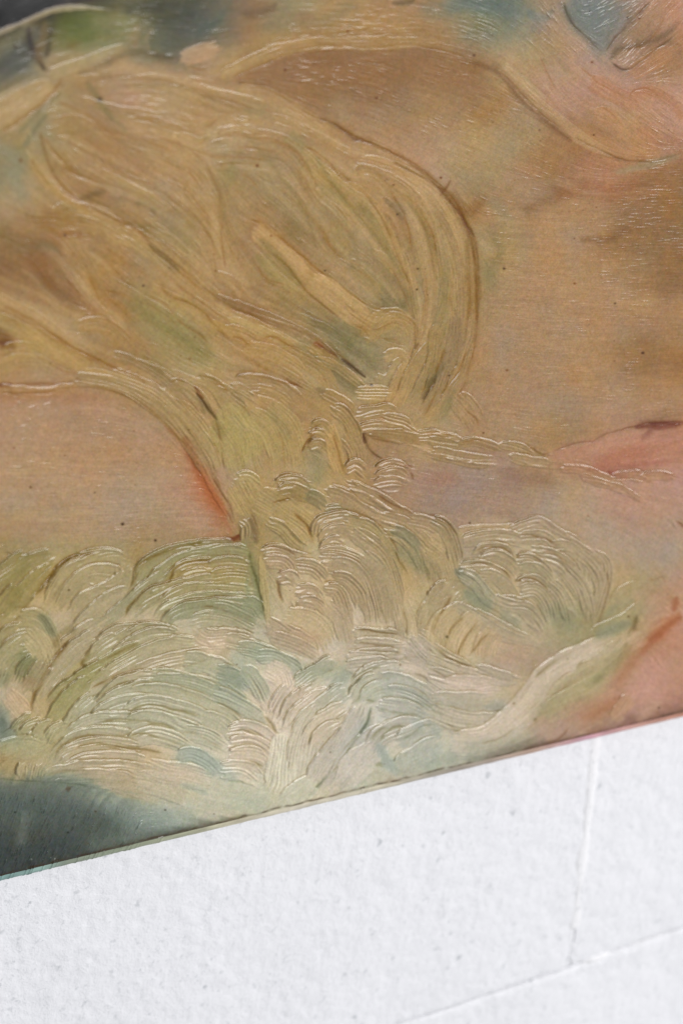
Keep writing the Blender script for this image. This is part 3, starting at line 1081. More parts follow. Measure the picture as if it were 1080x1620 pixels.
s 26 86a498 .7: 0,570 30,600 70,620
s 50 b0b498 .6: 0,660 100,690 200,700
s 40 98ac96 .5: 100,730 180,740
b 50 c4c2a6 .9 1: 300,440 290,540 270,640 240,700
b 50 c8c0a2 .9 1.2: 460,330 400,420 370,520 360,620
b 34 c8b896 .9 1.6: 560,320 480,370 420,420 380,480
k 4 80683c .8: 560,330 520,370 460,410 420,440 380,490 370,530
b 34 c8b898 .9 1.5: 540,400 470,440 420,500
k 4 80683c .9: 530,410 515,450
k 4 80683c .9: 520,465 490,490 465,515
b 50 c0b9a4 .9 1.3: 640,330 600,420 540,500 470,580 400,680
s 24 98aaa0 .7: 640,400 600,470 550,530
k 5 5f6650 .9: 670,310 650,380 620,430 570,500 540,560 480,620 420,680 380,730
k 5 6a5a30 .8: 550,545 530,570 500,590
b 50 c0b9a4 .8 1.1: 720,420 640,500 560,590 480,670
b 40 b8baa0 .8 1: 420,640 340,700 280,740
b 30 c8bca0 .9 1.6: 560,110 660,120 760,120
b 30 c8bca0 .9 1.7: 560,150 660,140 760,140 
b 30 c4bea4 .9 1.7: 800,160 700,160 640,190 580,240
k 4 7a7048 .8: 720,145 650,160 600,190 570,220
k 4 5f6044 .9: 680,180 640,185 600,215 580,240
b 30 c0bea0 .9 1.7: 700,200 640,230 580,300
k 4 7a7048 .8: 690,215 640,250 600,290 570,310
b 30 bcc0a4 .9 1.7: 760,230 680,250 620,300
k 4 7a7048 .7: 640,290 690,295 
b 34 b7b8a4 .9 1.6: 700,200 800,220 880,260 960,340
b 34 b7b8a4 .9 1.7: 720,260 820,280 920,340 1000,420
b 34 bcb9a4 .9 1.6: 700,320 800,330 900,370
k 3 7a7a5c .6: 750,270 830,290 900,310 950,350
k 3 7a7a5c .6: 680,330 760,340 850,350 900,380
b 34 c0b9a4 .9 1.5: 880,400 780,410 700,450 640,520
k 4 7a7048 .8: 820,400 760,405 720,440 690,480
k 4 7a7048 .7: 740,400 700,420 660,470
b 34 b8b8a4 .9 1.5: 960,400 860,430 760,480 
k 4 7a7a5c .7: 940,390 880,405 830,440 780,460
s 20 84a6a2 .9: 700,490 730,540 770,600
s 14 80a4a4 .8: 720,550 760,590
b 50 c2baa6 .9 1: 680,500 600,570 540,650
k 6 8a7a44 .8: 680,575 700,565 710,580
s 50 a8b09c .6: 800,600 900,560 1000,520
b 40 b5baa4 .8 1.2: 780,580 880,520 980,460
s 20 8f9f90 .6: 930,420 960,450
s 20 9ab0a4 .5: 840,380 880,400
b 34 c8b89c 1 1: 800,120 880,140 960,180 1080,230
k 4 7a5c40 .9: 790,120 830,105 890,110 
k 4 7a6448 .7: 840,170 900,200 960,250 1060,275
b 34 c6b69e .9 1.5: 820,60 900,120 1000,170 1080,190
b 30 c6b8a0 .9 1.8: 840,20 920,100 1000,140 1080,160
k 3 7a6448 .8: 900,60 960,110 1040,130 1080,150
b 34 c8bca4 .9 1.3: 900,220 1000,280 1080,310
b 34 c8c0a6 .9 1.2: 960,330 1040,400 1080,430
s 30 b0a894 .5: 700,640 780,620 860,600
s 16 b08a70 .6: 730,640 780,635
# ---------- T3
@680,1000
b 26 c8b890 .9 1.8: 0,60 60,110 140,150 200,170
k 4 7a5c34 .9: 20,60 80,110 150,140 200,155
b 26 c8b894 .9 1.8: -20,110 60,150 160,180
b 26 c6b69a .9 1.7: 0,170 90,200 200,230
k 3 7a6448 .7: 0,150 70,190 160,200
b 30 c6b298 .9 1.2: 100,170 200,200 320,230
b 26 c4b498 .9 1.7: 200,160 280,190 380,210
r 3.5 1.5: 220,155 280,185
b 36 c6b49c .9 1: 60,230 180,230 320,240
k 4 7a6a48 .7: 40,260 120,270 200,265
b 36 c4ba9e .9 1.2: 0,290 120,300 260,290
s 16 8a9498 .8: 240,320 300,320 350,325
k 4 66644c .8: 240,345 300,340 350,345
k 5 7a6440 .9: 345,300 380,275 410,240 440,200
k 4 7a6440 .8: 360,300 400,260 440,215
b 36 c8ba9a .9 1.1: 0,340 120,380 240,390 340,360
k 4 80683c .8: 60,380 120,425 190,430 240,410 300,385
b 50 c8baa0 1 .8: 100,480 240,460 360,370 440,280 500,200 600,130 700,80 820,20
k 3 80683c .7: 200,480 300,450 380,390
k 4 80683c .8: 440,200 500,150 560,110
k 3 80704a .6: 520,260 600,190 680,140 760,110
k 3 80704a .6: 460,340 540,270 600,230
b 40 b8aa80 .8 .6: 520,290 620,220 720,160 800,100
b 40 b0a67a .8 .6: 480,360 600,290 700,230 780,170
s 24 8a8a62 .6: 700,210 760,150 800,110
s 12 6f8068 .6: 790,80 810,70
s 10 7a8458 .6: 700,210 730,190
s 34 9c9270 .6: 470,340 560,310 640,280
b 30 b8a680 .7 .7: 640,180 740,110 830,30
k 5 76703c .8: 440,380 455,370
b 34 c4a884 .8 .4: 850,60 910,0
s 26 b06c4c .6: 970,10 900,80 850,150 800,220
s 16 b05a3c .5: 990,0 940,40 
s 34 c08a70 .7: 1060,40 1000,80 950,120
s 60 c49484 .8: 940,170 880,260 840,300
s 60 c69680 .6: 1020,220 960,260
s 44 be9478 .7: 1050,120 1080,160
s 50 b88c70 .7: 620,340 720,300 780,260
s 24 b06c48 .6: 660,370 720,340 780,310
s 50 b09080 .6: 480,430 620,380 
k 3 7a4c34 .6: 470,485 540,460 600,400
b 24 c09a70 .7 .8: 780,380 820,320 870,260
s 40 a87a68 .7: 860,400 960,350 1080,290
s 24 7c5a50 .7: 700,440 860,400 1000,360 1080,340
s 20 806054 .5: 830,360 870,370
s 20 c2a080 .6: 890,390 950,320 980,300
r 4 1.2: 950,100 970,120 1010,170
s 44 a3a48c .6: 200,500 300,490 400,460
s 24 72685c .7: 180,560 280,530 380,500 480,480
s 14 6a4a40 .7: 400,505 500,480 600,465 680,440
s 34 98a08c .6: 0,560 100,540 200,530
s 12 b07080 .6: 600,470 720,440 860,405 1000,375
# ---------- T4
@0,1250
s 60 57665e .35: 0,60 120,80 260,90
s 60 57564e .5: 100,190 240,180 380,150
s 24 7c8478 .5: 110,110 100,160 90,220
s 50 575c50 .85: 440,140 500,160
s 50 42565e .7: 0,340 80,300 180,270 300,240
s 30 66786c .7: 400,240 520,220 640,190
s 50 7a9088 .7: 560,130 640,150 700,140
s 24 6c7468 .8: 560,210 700,190 840,160 950,140
s 16 4c4440 .9: 0,370 120,345 260,315 400,270
s 16 5a4f44 .8: 400,275 560,235 720,200 900,155 1050,110
s 14 5b5448 .6: 700,195 850,165 950,145
"""
# ------------------------------------------------------------------ the painted picture
# All pigment and relief is laid down stroke by stroke on a raster sheet (1 unit = ~0.4 mm).
X0, Y0, X1, Y1 = -120, -120, 1200, 1460
RW, RH = X1 - X0, Y1 - Y0
rng = np.random.RandomState(7)

PAL = dict(K='30261f', k='54563f', G='686f3e', e='908862', D='5c6458', w='a18c60', o='a4855a',
           O='ac8b5c', b='94734c', B='87674a', s='ac8c66', S='b69672', p='b48f76', P='bd917c',
           r='ae805e', V='ae9880', v='a48a74', y='b69c6e', Y='c0ae86', l='a8986a', c='c2b292',
           C='c6baa2', m='b4b296', M='bebaa2', n='74827c', g='6c7c64', t='64786c', T='5c8a8a',
           d='4a504a', q='98b0a4', x='96692f', z='b8c0a8')

BASE = """KkGekDbewooogtsnbp
DyleDSwobbbboywpvbp
Ywopyoobbbbobopppp
weooOyyoOsssywobOp
eyooyOwwOOSSwsbrrb
yOboowoOwwoybsssbb
bbOOeoooOwowywssbb
bbooOyowOwOewssssb
yyooloOOwewywsssss
OyoowlOOeeywssssbb
sssOyyyOwywwssssss
SSsssOloyosyssoopr
SSSSSpyyyOvvvvsppP
SSSVVpwyyyvvvvVVpp
wllwwweyYYyyVYYVVV
lyYllweYYcyywYYYyp
yclcmmmYYccYYYYeyP
ellmYYmMccCYYVvywr
YlmMMMccCMMccYywPP
nlYcmmCCCCCMCcVpvv
YmYycmMmMmmmVVVvvv
dDTtmmmmmmmmvvvvvv
dddDDmmmmmmmvvvvvv"""


def hexrgb(h):
    return np.array([int(h[i:i + 2], 16) / 255.0 for i in (0, 2, 4)], np.float32)


def col(c):
    return hexrgb(PAL[c]) if c in PAL else hexrgb(c)


def smooth(a, k):
    """cheap gaussian: three box passes of radius k along both axes"""
    a = a.astype(np.float32)
    for ax in (0, 1):
        for _ in range(3):
            p = np.concatenate([np.repeat(np.take(a, [0], ax), k + 1, ax), a,
                                np.repeat(np.take(a, [-1], ax), k, ax)], ax)
            cs = np.cumsum(p, axis=ax, dtype=np.float64)
            n = a.shape[ax]
            hi = np.take(cs, np.arange(2 * k + 1, 2 * k + 1 + n), ax)
            lo = np.take(cs, np.arange(0, n), ax)
            a = ((hi - lo) / (2 * k + 1)).astype(np.float32)
    return a


def grid_up(g, xs, ys):
    """smooth bilinear sampling of grid g at float indices xs (cols), ys (rows) (1-D each)"""
    H_, W_ = g.shape[:2]
    xs = np.clip(xs, 0, W_ - 1.001); ys = np.clip(ys, 0, H_ - 1.001)
    xi = xs.astype(int); yi = ys.astype(int)
    fx = (xs - xi).astype(np.float32); fy = (ys - yi).astype(np.float32)
    fx = fx * fx * (3 - 2 * fx); fy = fy * fy * (3 - 2 * fy)
    if g.ndim == 3:
        fx = fx[None, :, None]; fy = fy[:, None, None]
    else:
        fx = fx[None, :]; fy = fy[:, None]
    a = g[yi][:, xi]; b = g[yi][:, xi + 1]; c = g[yi + 1][:, xi]; d = g[yi + 1][:, xi + 1]
    return (a * (1 - fx) + b * fx) * (1 - fy) + (c * (1 - fx) + d * fx) * fy


def vnoise(cell, seed, octs=3):
    r = np.random.RandomState(seed); out = np.zeros((RH, RW), np.float32); a = 1.0
    for o in range(octs):
        c = cell / 2 ** o
        g = r.randn(int(RH / c) + 3, int(RW / c) + 3).astype(np.float32)
        out += a * grid_up(g, np.arange(RW) / c, np.arange(RH) / c); a *= 0.55
    return out


def bil(a, x, y):
    x = np.clip(x, 0, RW - 1.01); y = np.clip(y, 0, RH - 1.01)
    xi = x.astype(np.int32); yi = y.astype(np.int32); fx = x - xi; fy = y - yi
    if a.ndim == 3:
        fx = fx[..., None]; fy = fy[..., None]
    return (a[yi, xi] * (1 - fx) + a[yi, xi + 1] * fx) * (1 - fy) + (a[yi + 1, xi] * (1 - fx) + a[yi + 1, xi + 1] * fx) * fy


def spline(P, step):
    P = np.array(P, np.float32)
    if len(P) == 2:
        P = np.array([P[0], (P[0] + P[1]) / 2, P[1]])
    Q = np.vstack([2 * P[0] - P[1], P, 2 * P[-1] - P[-2]])
    out = []
    for i in range(1, len(Q) - 2):
        a, b, c, d = Q[i - 1:i + 3]; n = max(2, int(np.hypot(*(c - b)) / step))
        t = (np.arange(n) / n)[:, None]
        out.append(0.5 * (2 * b + (c - a) * t + (2 * a - 5 * b + 4 * c - d) * t ** 2 + (3 * b - a - 3 * c + d) * t ** 3))
    out.append(P[-1:]); out = np.vstack(out)
    dd = np.diff(out, axis=0); L = np.hypot(dd[:, 0], dd[:, 1]); keep = np.r_[True, L > 1e-3]; out = out[keep]
    T = np.gradient(out, axis=0); T /= np.maximum(np.hypot(T[:, 0], T[:, 1]), 1e-6)[:, None]
    s = np.r_[0, np.cumsum(np.hypot(*np.diff(out, axis=0).T))]
    return out.astype(np.float32), T.astype(np.float32), s.astype(np.float32)


def parse(txt):
    o = (0, 0); res = []; k = 400 / 1080
    for ln in txt.splitlines():
        ln = ln.strip()
        if not ln or ln[0] == '#': continue
        if ln == '@@':
            o = (0, 0); k = 1.0; continue
        if ln[0] == '@':
            k = 400 / 1080
            o = tuple(float(v) for v in ln[1:].split(',')); continue
        head, pts = ln.split(':'); h = head.split()
        P = [[o[0] + float(q.split(',')[0]) * k, o[1] + float(q.split(',')[1]) * k] for q in pts.split()]
        res.append((h, P))
    return res


TAB = rng.randn(256, 256).astype(np.float32)


def tab(u, v):
    ui = np.floor(u).astype(np.int32); vi = np.floor(v).astype(np.int32); fu = u - ui; fv = v - vi
    fu = fu * fu * (3 - 2 * fu); fv = fv * fv * (3 - 2 * fv); ui &= 255; vi &= 255; u1 = (ui + 1) & 255; v1 = (vi + 1) & 255
    return (TAB[vi, ui] * (1 - fu) + TAB[vi, u1] * fu) * (1 - fv) + (TAB[v1, ui] * (1 - fu) + TAB[v1, u1] * fu) * fv


def sstep(a, b, x):
    t = np.clip((x - a) / (b - a), 0, 1); return t * t * (3 - 2 * t)


def paint_sheet():
    g = np.array([[hexrgb(PAL[ch]) for ch in (row + row[-1] * 18)[:18]] for row in BASE.splitlines()], np.float32)
    wx = vnoise(60, 3) * 9; wy = vnoise(60, 4) * 9
    XX, YY = np.meshgrid(np.arange(RW, dtype=np.float32), np.arange(RH, dtype=np.float32))
    Cb = grid_up(g, (np.arange(RW) + X0 - 30) / 60.0, (np.arange(RH) + Y0 - 30) / 60.0)
    Cb = smooth(Cb, 19)
    C = bil(Cb, XX + wx, YY + wy)
    H = np.zeros((RH, RW), np.float32)
    AMP = np.zeros((RH, RW), np.float32)        # how much of the coarse bristle relief shows
    cmds = parse(STROKES)
    # the paint is thin in the upper half and heaped up below
    Z = 0.30 + 0.70 * sstep(520, 650, YY + Y0 + 0.10 * (XX + X0 - 540)) 
    # ---- direction of the brush everywhere, from the strokes themselves
    S_, A_, W_ = [], [], []
    for h, P in cmds:
        if h[0] == 's': continue
        q, T, s = spline(P, 8.0)
        S_.append(q); A_.append(T)
        W_.append(np.full(len(q), {'f': 2.5, 'b': 1.0, 'k': 0.7, 'r': 0.4}[h[0]], np.float32))
    S_ = np.vstack(S_); A_ = np.vstack(A_); W_ = np.concatenate(W_)
    c2 = (A_[:, 0] ** 2 - A_[:, 1] ** 2) * W_; s2 = 2 * A_[:, 0] * A_[:, 1] * W_
    gs = 10; gx = np.arange(X0, X1 + gs, gs); gy = np.arange(Y0, Y1 + gs, gs)
    D2 = np.zeros((len(gy), len(gx), 2), np.float32)
    for j, yy in enumerate(gy):
        d2 = (gx[:, None] - S_[None, :, 0]) ** 2 + (yy - S_[None, :, 1]) ** 2
        w = 1.0 / (d2 + 90.0) ** 1.7
        D2[j, :, 0] = w @ c2; D2[j, :, 1] = w @ s2
    D2 /= np.maximum(np.hypot(D2[..., 0], D2[..., 1]), 1e-12)[..., None]
    D = grid_up(D2, np.arange(RW) / gs, np.arange(RH) / gs)
    ang = 0.5 * np.arctan2(D[..., 1], D[..., 0]); vx = np.cos(ang).astype(np.float32); vy = np.sin(ang).astype(np.float32)

    def lic(noise, L, st):
        acc = noise.copy(); tot = 1.0
        for sg in (1, -1):
            px, py = XX.copy(), YY.copy(); lx, ly = vx * sg, vy * sg
            for i in range(L):
                px += lx * st; py += ly * st
                xi = np.clip(px + 0.5, 0, RW - 1).astype(np.int32); yi = np.clip(py + 0.5, 0, RH - 1).astype(np.int32)
                wgt = 1 - i / L
                acc += noise[yi, xi] * wgt; tot += wgt
                nx, ny = vx[yi, xi], vy[yi, xi]; f = np.sign(nx * lx + ny * ly); f[f == 0] = 1
                lx, ly = nx * f, ny * f
        acc /= tot; return acc / acc.std()
    fine = lic(rng.randn(RH, RW).astype(np.float32), 9, 1.6)
    nz = smooth(rng.randn(RH, RW), 1); mid = lic(nz / nz.std(), 13, 2.2)
    nz = smooth(rng.randn(RH, RW), 3); wide = lic(nz / nz.std(), 16, 4.0)
    # underpainting streaks
    C *= (1 + 0.006 * wide + 0.004 * mid)[..., None]
    tint = vnoise(38, 11)
    C[..., 0] += 0.010 * tint; C[..., 1] += 0.004 * vnoise(30, 12); C[..., 2] -= 0.012 * tint
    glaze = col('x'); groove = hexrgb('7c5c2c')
    # ---- finer strokes of the same brush in the drapery, traced along its flow
    rs = np.random.RandomState(12); extra = []
    poly = [(60, 230), (110, 130), (300, 120), (480, 200), (620, 260), (720, 340), (745, 470), (690, 640), (560, 600), (420, 570), (300, 600), (180, 590), (0, 560), (0, 300)]

    def inside(x, y):
        c = False
        for (ax, ay), (bx, by) in zip(poly, poly[1:] + poly[:1]):
            if (ay > y) != (by > y) and x < (bx - ax) * (y - ay) / (by - ay) + ax: c = not c
        return c
    while len(extra) < 330:
        x, y = rs.uniform(0, 760), rs.uniform(110, 650)
        if not inside(x, y): continue
        Ln = rs.uniform(40, 170); pts = [[x, y]]; lx, ly = 1.0, 0.6
        for i in range(int(Ln / 8)):
            xi, yi = int(np.clip(x - X0, 0, RW - 1)), int(np.clip(y - Y0, 0, RH - 1)); ax, ay = float(vx[yi, xi]), float(vy[yi, xi])
            f = 1 if ax * lx + ay * ly >= 0 else -1; lx, ly = ax * f, ay * f; x += lx * 8; y += ly * 8; pts.append([x, y])
        t_ = rs.rand()
        if t_ < .40: extra.append((['s', str(rs.uniform(7, 20)), ['bfa472', 'c2a678', 'bb9c68', 'b8a070'][rs.randint(4)], str(rs.uniform(.18, .42))], pts))
        elif t_ < .66: extra.append((['s', str(rs.uniform(6, 14)), ['8f7646', '94703e', '8a7a4e', '9a6e3c'][rs.randint(4)], str(rs.uniform(.18, .42))], pts))
        elif t_ < .80: extra.append((['k', str(rs.uniform(2, 3.5)), ['8a6030', '96692f'][rs.randint(2)], str(rs.uniform(.2, .5))], pts))
        else: extra.append((['b', str(rs.uniform(8, 18)), ['b4985f', 'ba9c66', 'ac9058'][rs.randint(3)], '.28', str(rs.uniform(.5, 1.2))], pts))
    cut = next(i for i, (h, P) in enumerate(cmds) if h[0] == 'k' and h[2] == '7f5a2c')
    cmds = cmds[:cut] + extra + cmds[cut:]
    # ---- lay the strokes
    for n, (h, P) in enumerate(cmds):
        kind = h[0]
        if kind == 'f': continue
        w = float(h[1])
        q, T, s = spline(P, 2.0 if kind in 'kr' else 3.0)
        pad = w * (1.3 if kind == 's' else .62) + 10
        x0 = int(max(q[:, 0].min() - pad, X0)); x1 = int(min(q[:, 0].max() + pad, X1 - 1))
        y0 = int(max(q[:, 1].min() - pad, Y0)); y1 = int(min(q[:, 1].max() + pad, Y1 - 1))
        if x1 <= x0 + 1 or y1 <= y0 + 1: continue
        sl = (slice(y0 - Y0, y1 - Y0), slice(x0 - X0, x1 - X0))
        gx_, gy_ = np.meshgrid(np.arange(x0, x1, dtype=np.float32), np.arange(y0, y1, dtype=np.float32))
        fx, fy = gx_.ravel(), gy_.ravel()
        best = np.full(fx.shape, 1e9, np.float32); idx = np.zeros(fx.shape, np.int32)
        for i in range(len(q)):
            d2 = (fx - q[i, 0]) ** 2 + (fy - q[i, 1]) ** 2; m = d2 < best; best[m] = d2[m]; idx[m] = i
        dx = fx - q[idx, 0]; dy = fy - q[idx, 1]
        al = dx * T[idx, 0] + dy * T[idx, 1]; la = (-dx * T[idx, 1] + dy * T[idx, 0])
        ss = (s[idx] + al).reshape(gx_.shape); d = la.reshape(gx_.shape); L = s[-1]
        if kind == 's':
            c = col(h[2]); a = float(h[3]) * .85
            over = np.maximum(np.maximum(-ss, ss - L), 0)
            tap = 1.0 if w > 22 else 0.45 + 0.55 * np.sqrt(np.clip(np.sin(np.pi * np.clip(ss / max(L, 1), 0, 1)), 0, 1))
            r = np.sqrt(d ** 2 + over ** 2) / (w * 0.46 * tap)
            r = r * (1 + 0.10 * mid[sl] + 0.10 * wide[sl])
            m = (np.exp(-np.maximum(r, 0) ** 2 * 1.15) * a)[..., None]
            C[sl] = C[sl] * (1 - m) + c * m; continue
        jit = tab(ss / 17 + n * 3.1, np.full_like(ss, n * 1.7)) * 0.5 + tab(ss / 6 + n, np.full_like(ss, n * 2.3 + 9)) * 0.25
        ends = sstep(-1.0, min(14.0, L * .3), ss) * sstep(-1.0, min(18.0, L * .35), L - ss)
        if kind == 'r':
            hh = float(h[2]); dd = d + jit * 1.1
            wr = max(w * 0.55, 1.3) * (0.55 + 0.45 * ends)
            br = np.clip(0.75 + 0.45 * tab(ss / 9 + n, np.full_like(ss, n * .7)), 0.1, 1.4)
            H[sl] += hh * 0.62 * (Z[sl] * .75 + .25) * np.exp(-(dd / wr) ** 2) * ends * br
            continue
        if kind == 'k':
            c = col(h[2]); a = float(h[3]); dd = d + jit * 1.3
            wk = w * 0.46 * (0.35 + 0.65 * ends)
            br = np.clip(0.8 + 0.35 * tab(ss / 22 + n, np.full_like(ss, n * .3)), 0.15, 1.2)
            core = np.exp(-(dd / wk) ** 2) * ends * br
            halo = np.exp(-(dd / (wk * 2.8)) ** 2) * ends * (0.38 - 0.22 * Z[sl])
            m = (np.clip(core + halo, 0, 1) * a * 0.8)[..., None]
            C[sl] = C[sl] * (1 - m) + c * m
            H[sl] -= 0.22 * w * core * a * (Z[sl] * .7 + .3)
            continue
        # loaded bristle stroke
        c = col(h[2]); a = float(h[3]); amp = float(h[4]) if len(h) > 4 else 1.0
        hw = w * 0.5 * (0.62 + 0.38 * np.sqrt(np.clip(ss / (w * 0.5), 0, 1))) * (1 - 0.35 * sstep(L * .65, L, ss)) + jit * 1.6
        u = d / hw
        rag = 4.0 * tab(d / 3.0 + n * 7.7, np.full_like(ss, n * 5.1)) + 3.0 * np.abs(u) ** 2
        es = sstep(0, 5, ss - rag + 2) * sstep(0, max(8, L * .18), L - ss - rag * 1.5)
        ms = sstep(1.03, 0.90, np.abs(u)) * es
        wob = 1.6 * tab(ss / 34 + n * 1.9, np.full_like(ss, n * 4.3))
        per = 4.8 + 1.7 * rng.rand()
        R = (0.62 * np.cos(2 * np.pi * (d + wob) / per + 2.2 * tab(d / 13 + n, ss / 60 + n * 2.7)) * np.clip(.8 + .5 * tab(d / 7 + n * 3, ss / 40), .1, 1.5)
             + 0.27 * tab((d + wob) / 3.1 + n * 13.3, ss / 80 + n * 2.7) + 0.13 * tab((d + wob) / 1.6 + n * 5.3, ss / 35 + n * 6.1))
        R *= np.clip(.75 + .55 * tab(ss / 45 + n, d / 16 + n * .3), .15, 1.3)
        tx, ty = T[idx, 0].reshape(d.shape), T[idx, 1].reshape(d.shape)
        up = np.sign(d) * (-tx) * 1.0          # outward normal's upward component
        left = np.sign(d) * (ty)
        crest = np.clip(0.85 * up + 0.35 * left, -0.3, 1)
        bead = np.exp(-((np.abs(u) - 0.87) / (1.7 / np.maximum(hw, 2))) ** 2)
        amp = amp * Z[sl]
        body = 0.55 * amp + 0.50 * amp * R + 0.75 * amp * bead * np.clip(0.25 + crest, 0, 1.2)
        H[sl] = H[sl] * (1 - ms * np.minimum(1, .55 * amp + .2)) + ms * body
        AMP[sl] = AMP[sl] * (1 - ms) + ms * amp * .5
        if float(np.max(amp)) > 1.05:
            lc = c.mean(); c = (lc + (c - lc) * .90) * .915
        hue = c * (1 + 0.035 * R[..., None] + 0.02 * wide[sl][..., None]) 
        m = (ms * a * (0.84 + 0.10 * R.clip(-1, 1)))[..., None]
        C[sl] = C[sl] * (1 - m) + hue * m
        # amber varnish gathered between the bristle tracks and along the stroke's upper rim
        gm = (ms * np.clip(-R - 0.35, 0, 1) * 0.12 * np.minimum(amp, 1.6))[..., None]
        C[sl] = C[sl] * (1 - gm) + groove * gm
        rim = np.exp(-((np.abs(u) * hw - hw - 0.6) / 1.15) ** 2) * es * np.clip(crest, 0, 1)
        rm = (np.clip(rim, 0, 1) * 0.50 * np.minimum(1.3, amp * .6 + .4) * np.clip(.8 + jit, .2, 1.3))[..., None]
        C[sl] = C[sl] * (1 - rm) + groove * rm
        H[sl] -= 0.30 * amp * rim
    patch = np.clip(0.55 + 0.45 * vnoise(55, 21), 0.1, 1.6)
    soft = np.clip(1 - AMP, 0.25, 1)
    sparse = (rng.rand(RH, RW) < 0.011).astype(np.float32) * (0.5 + rng.rand(RH, RW).astype(np.float32))
    scr = lic(sparse, 7, 1.2); scr -= scr.mean()
    grain = rng.randn(RH, RW).astype(np.float32); grain = grain - 0.5 * smooth(grain, 1)
    pscr = np.clip(0.32 + 0.7 * vnoise(40, 77), 0.05, 1.7)
    thin = 1 - 0.75 * np.exp(-np.clip((YY + Y0) / 60, 0, 9) ** 2) * sstep(560, 380, XX + X0)      # thinly painted dark corner
    corner = sstep(0, 22, YY + Y0 - 1240 - .12 * (XX + X0)) * sstep(330, 200, XX + X0)           # dry scratchy brush
    pscr += 2.4 * corner; pscr *= thin; patch = patch * thin
    H += (0.07 + .03 * Z) * (fine + .4 * mid * soft) * patch + 0.05 * wide * np.clip(AMP, .15, 1) + 0.12 * scr * pscr * soft + 0.022 * grain
    H += 0.30 * vnoise(45, 33, 2) * .5
    C *= (1 + 0.014 * fine + 0.006 * mid + 0.035 * grain + 0.022 * vnoise(2.2, 92, 1) + 0.014 * vnoise(6, 91, 2))[..., None]
    # the blues in this varnished picture are muted
    lum = C.mean(-1, keepdims=True); cool = np.clip((C[..., 2:3] - C[..., 0:1]) * 6 + .6, 0, 1) * .6
    C = C * (1 - cool) + lum * np.array([1.0, 1.01, .95], np.float32) * cool
    C += np.stack([.013 * vnoise(2.6, 201, 2), .009 * vnoise(2.6, 202, 2), .015 * vnoise(3.2, 203, 2)], -1)
    # specks: fly spots and grit caught in the varnish
    rs = np.random.RandomState(5)
    for i in range(620):
        x = rs.randint(2, RW - 3); y = rs.randint(2, RH - 3); rad = 0.6 + 1.0 * rs.rand() ** 3 + (1.0 if i < 34 else 0)
        if i > 34 and y > 700 and rs.rand() < .6: continue
        yy, xx = np.mgrid[-3:4, -3:4]
        if not (3 < x < RW - 4 and 3 < y < RH - 4): continue
        dm = (np.exp(-((xx + rs.rand() - .5) ** 2 + ((yy + rs.rand() - .5) * 1.3) ** 2) / rad ** 2) * (.6 if i > 34 else .9))[..., None]
        cc = hexrgb(['4a3020', '5e3820', '35302a', '74441f'][rs.randint(4)])
        C[y - 3:y + 4, x - 3:x + 4] = C[y - 3:y + 4, x - 3:x + 4] * (1 - dm) + cc * dm
        
    for (x, y, rad, cc) in [(158, 157, 3.2, '2a241c'), (33, 254, 2.6, '7a4420'), (407, 262, 2.4, '6a3418'), (550, 49, 2.2, '7a4420'),
                            (227, 452, 1.8, '241c16'), (103, 372, 2, '3a2a20'), (194, 829, 2.6, '2c2018'), (246, 855, 2, '2c2018'),
                            (595, 155, 2.0, '6a3820'), (697, 281, 2.2, '6a3820'), (706, 1007, 2.4, '3a4438'), (109, 933, 1.8, '3a3020'),
                            (211, 1105, 1.8, '4a4030'), (514, 428, 1.6, '30302a'), (659, 458, 1.6, '24241c'), (628, 339, 1.6, '24302c'),
                            (797, 425, 2.2, '3c3022'), (972, 480, 1.6, '3c3022'), (24, 1285, 1.8, '2c3028'), (108, 1317, 1.8, '2c3028')]:
        yy, xx = np.mgrid[-5:6, -5:6]; x = int(x - X0); y = int(y - Y0)
        dm = (np.exp(-(xx ** 2 + (yy * 1.2) ** 2) / rad ** 2) * .9)[..., None]
        C[y - 5:y + 6, x - 5:x + 6] = C[y - 5:y + 6, x - 5:x + 6] * (1 - dm) + hexrgb(cc) * dm
        
    # pigments were mixed on one palette: stray accents sit close to the colour round them
    lum = C.mean(-1, keepdims=True); ch = C - lum
    chb = smooth(ch, 16); dev = ch - chb; mg = np.sqrt((dev ** 2).sum(-1, keepdims=True))
    knee = (.10 - .045 * sstep(840, 960, YY + Y0))[..., None]
    C = lum + (chb + dev / (1 + mg / knee)) * .94
    white = np.exp(-(((XX + X0 - 430) / 340) ** 2 + ((YY + Y0 - 1170) / 170) ** 2))[..., None]   # milky glare over the lower centre, painted into the pigment
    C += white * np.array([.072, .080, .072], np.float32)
    warm = (1 - sstep(560, 900, YY + Y0))[..., None]                      # yellowed varnish over the drapery
    C += warm * np.array([.000, -.012, -.004], np.float32)
    cream = (sstep(850, 900, YY + Y0) * sstep(620, 420, XX + X0) * (1 - .9 * sstep(0, 30, YY + Y0 - 1235 - .2 * (XX + X0))))[..., None]
    C += cream * np.array([.030, .018, .012], np.float32)
    t = np.clip((C.mean(-1, keepdims=True) - .60) * 5, 0, 1)
    C += t * np.array([0.004, -.012, .008], np.float32)
    return np.clip(C, 0.02, 0.98), H
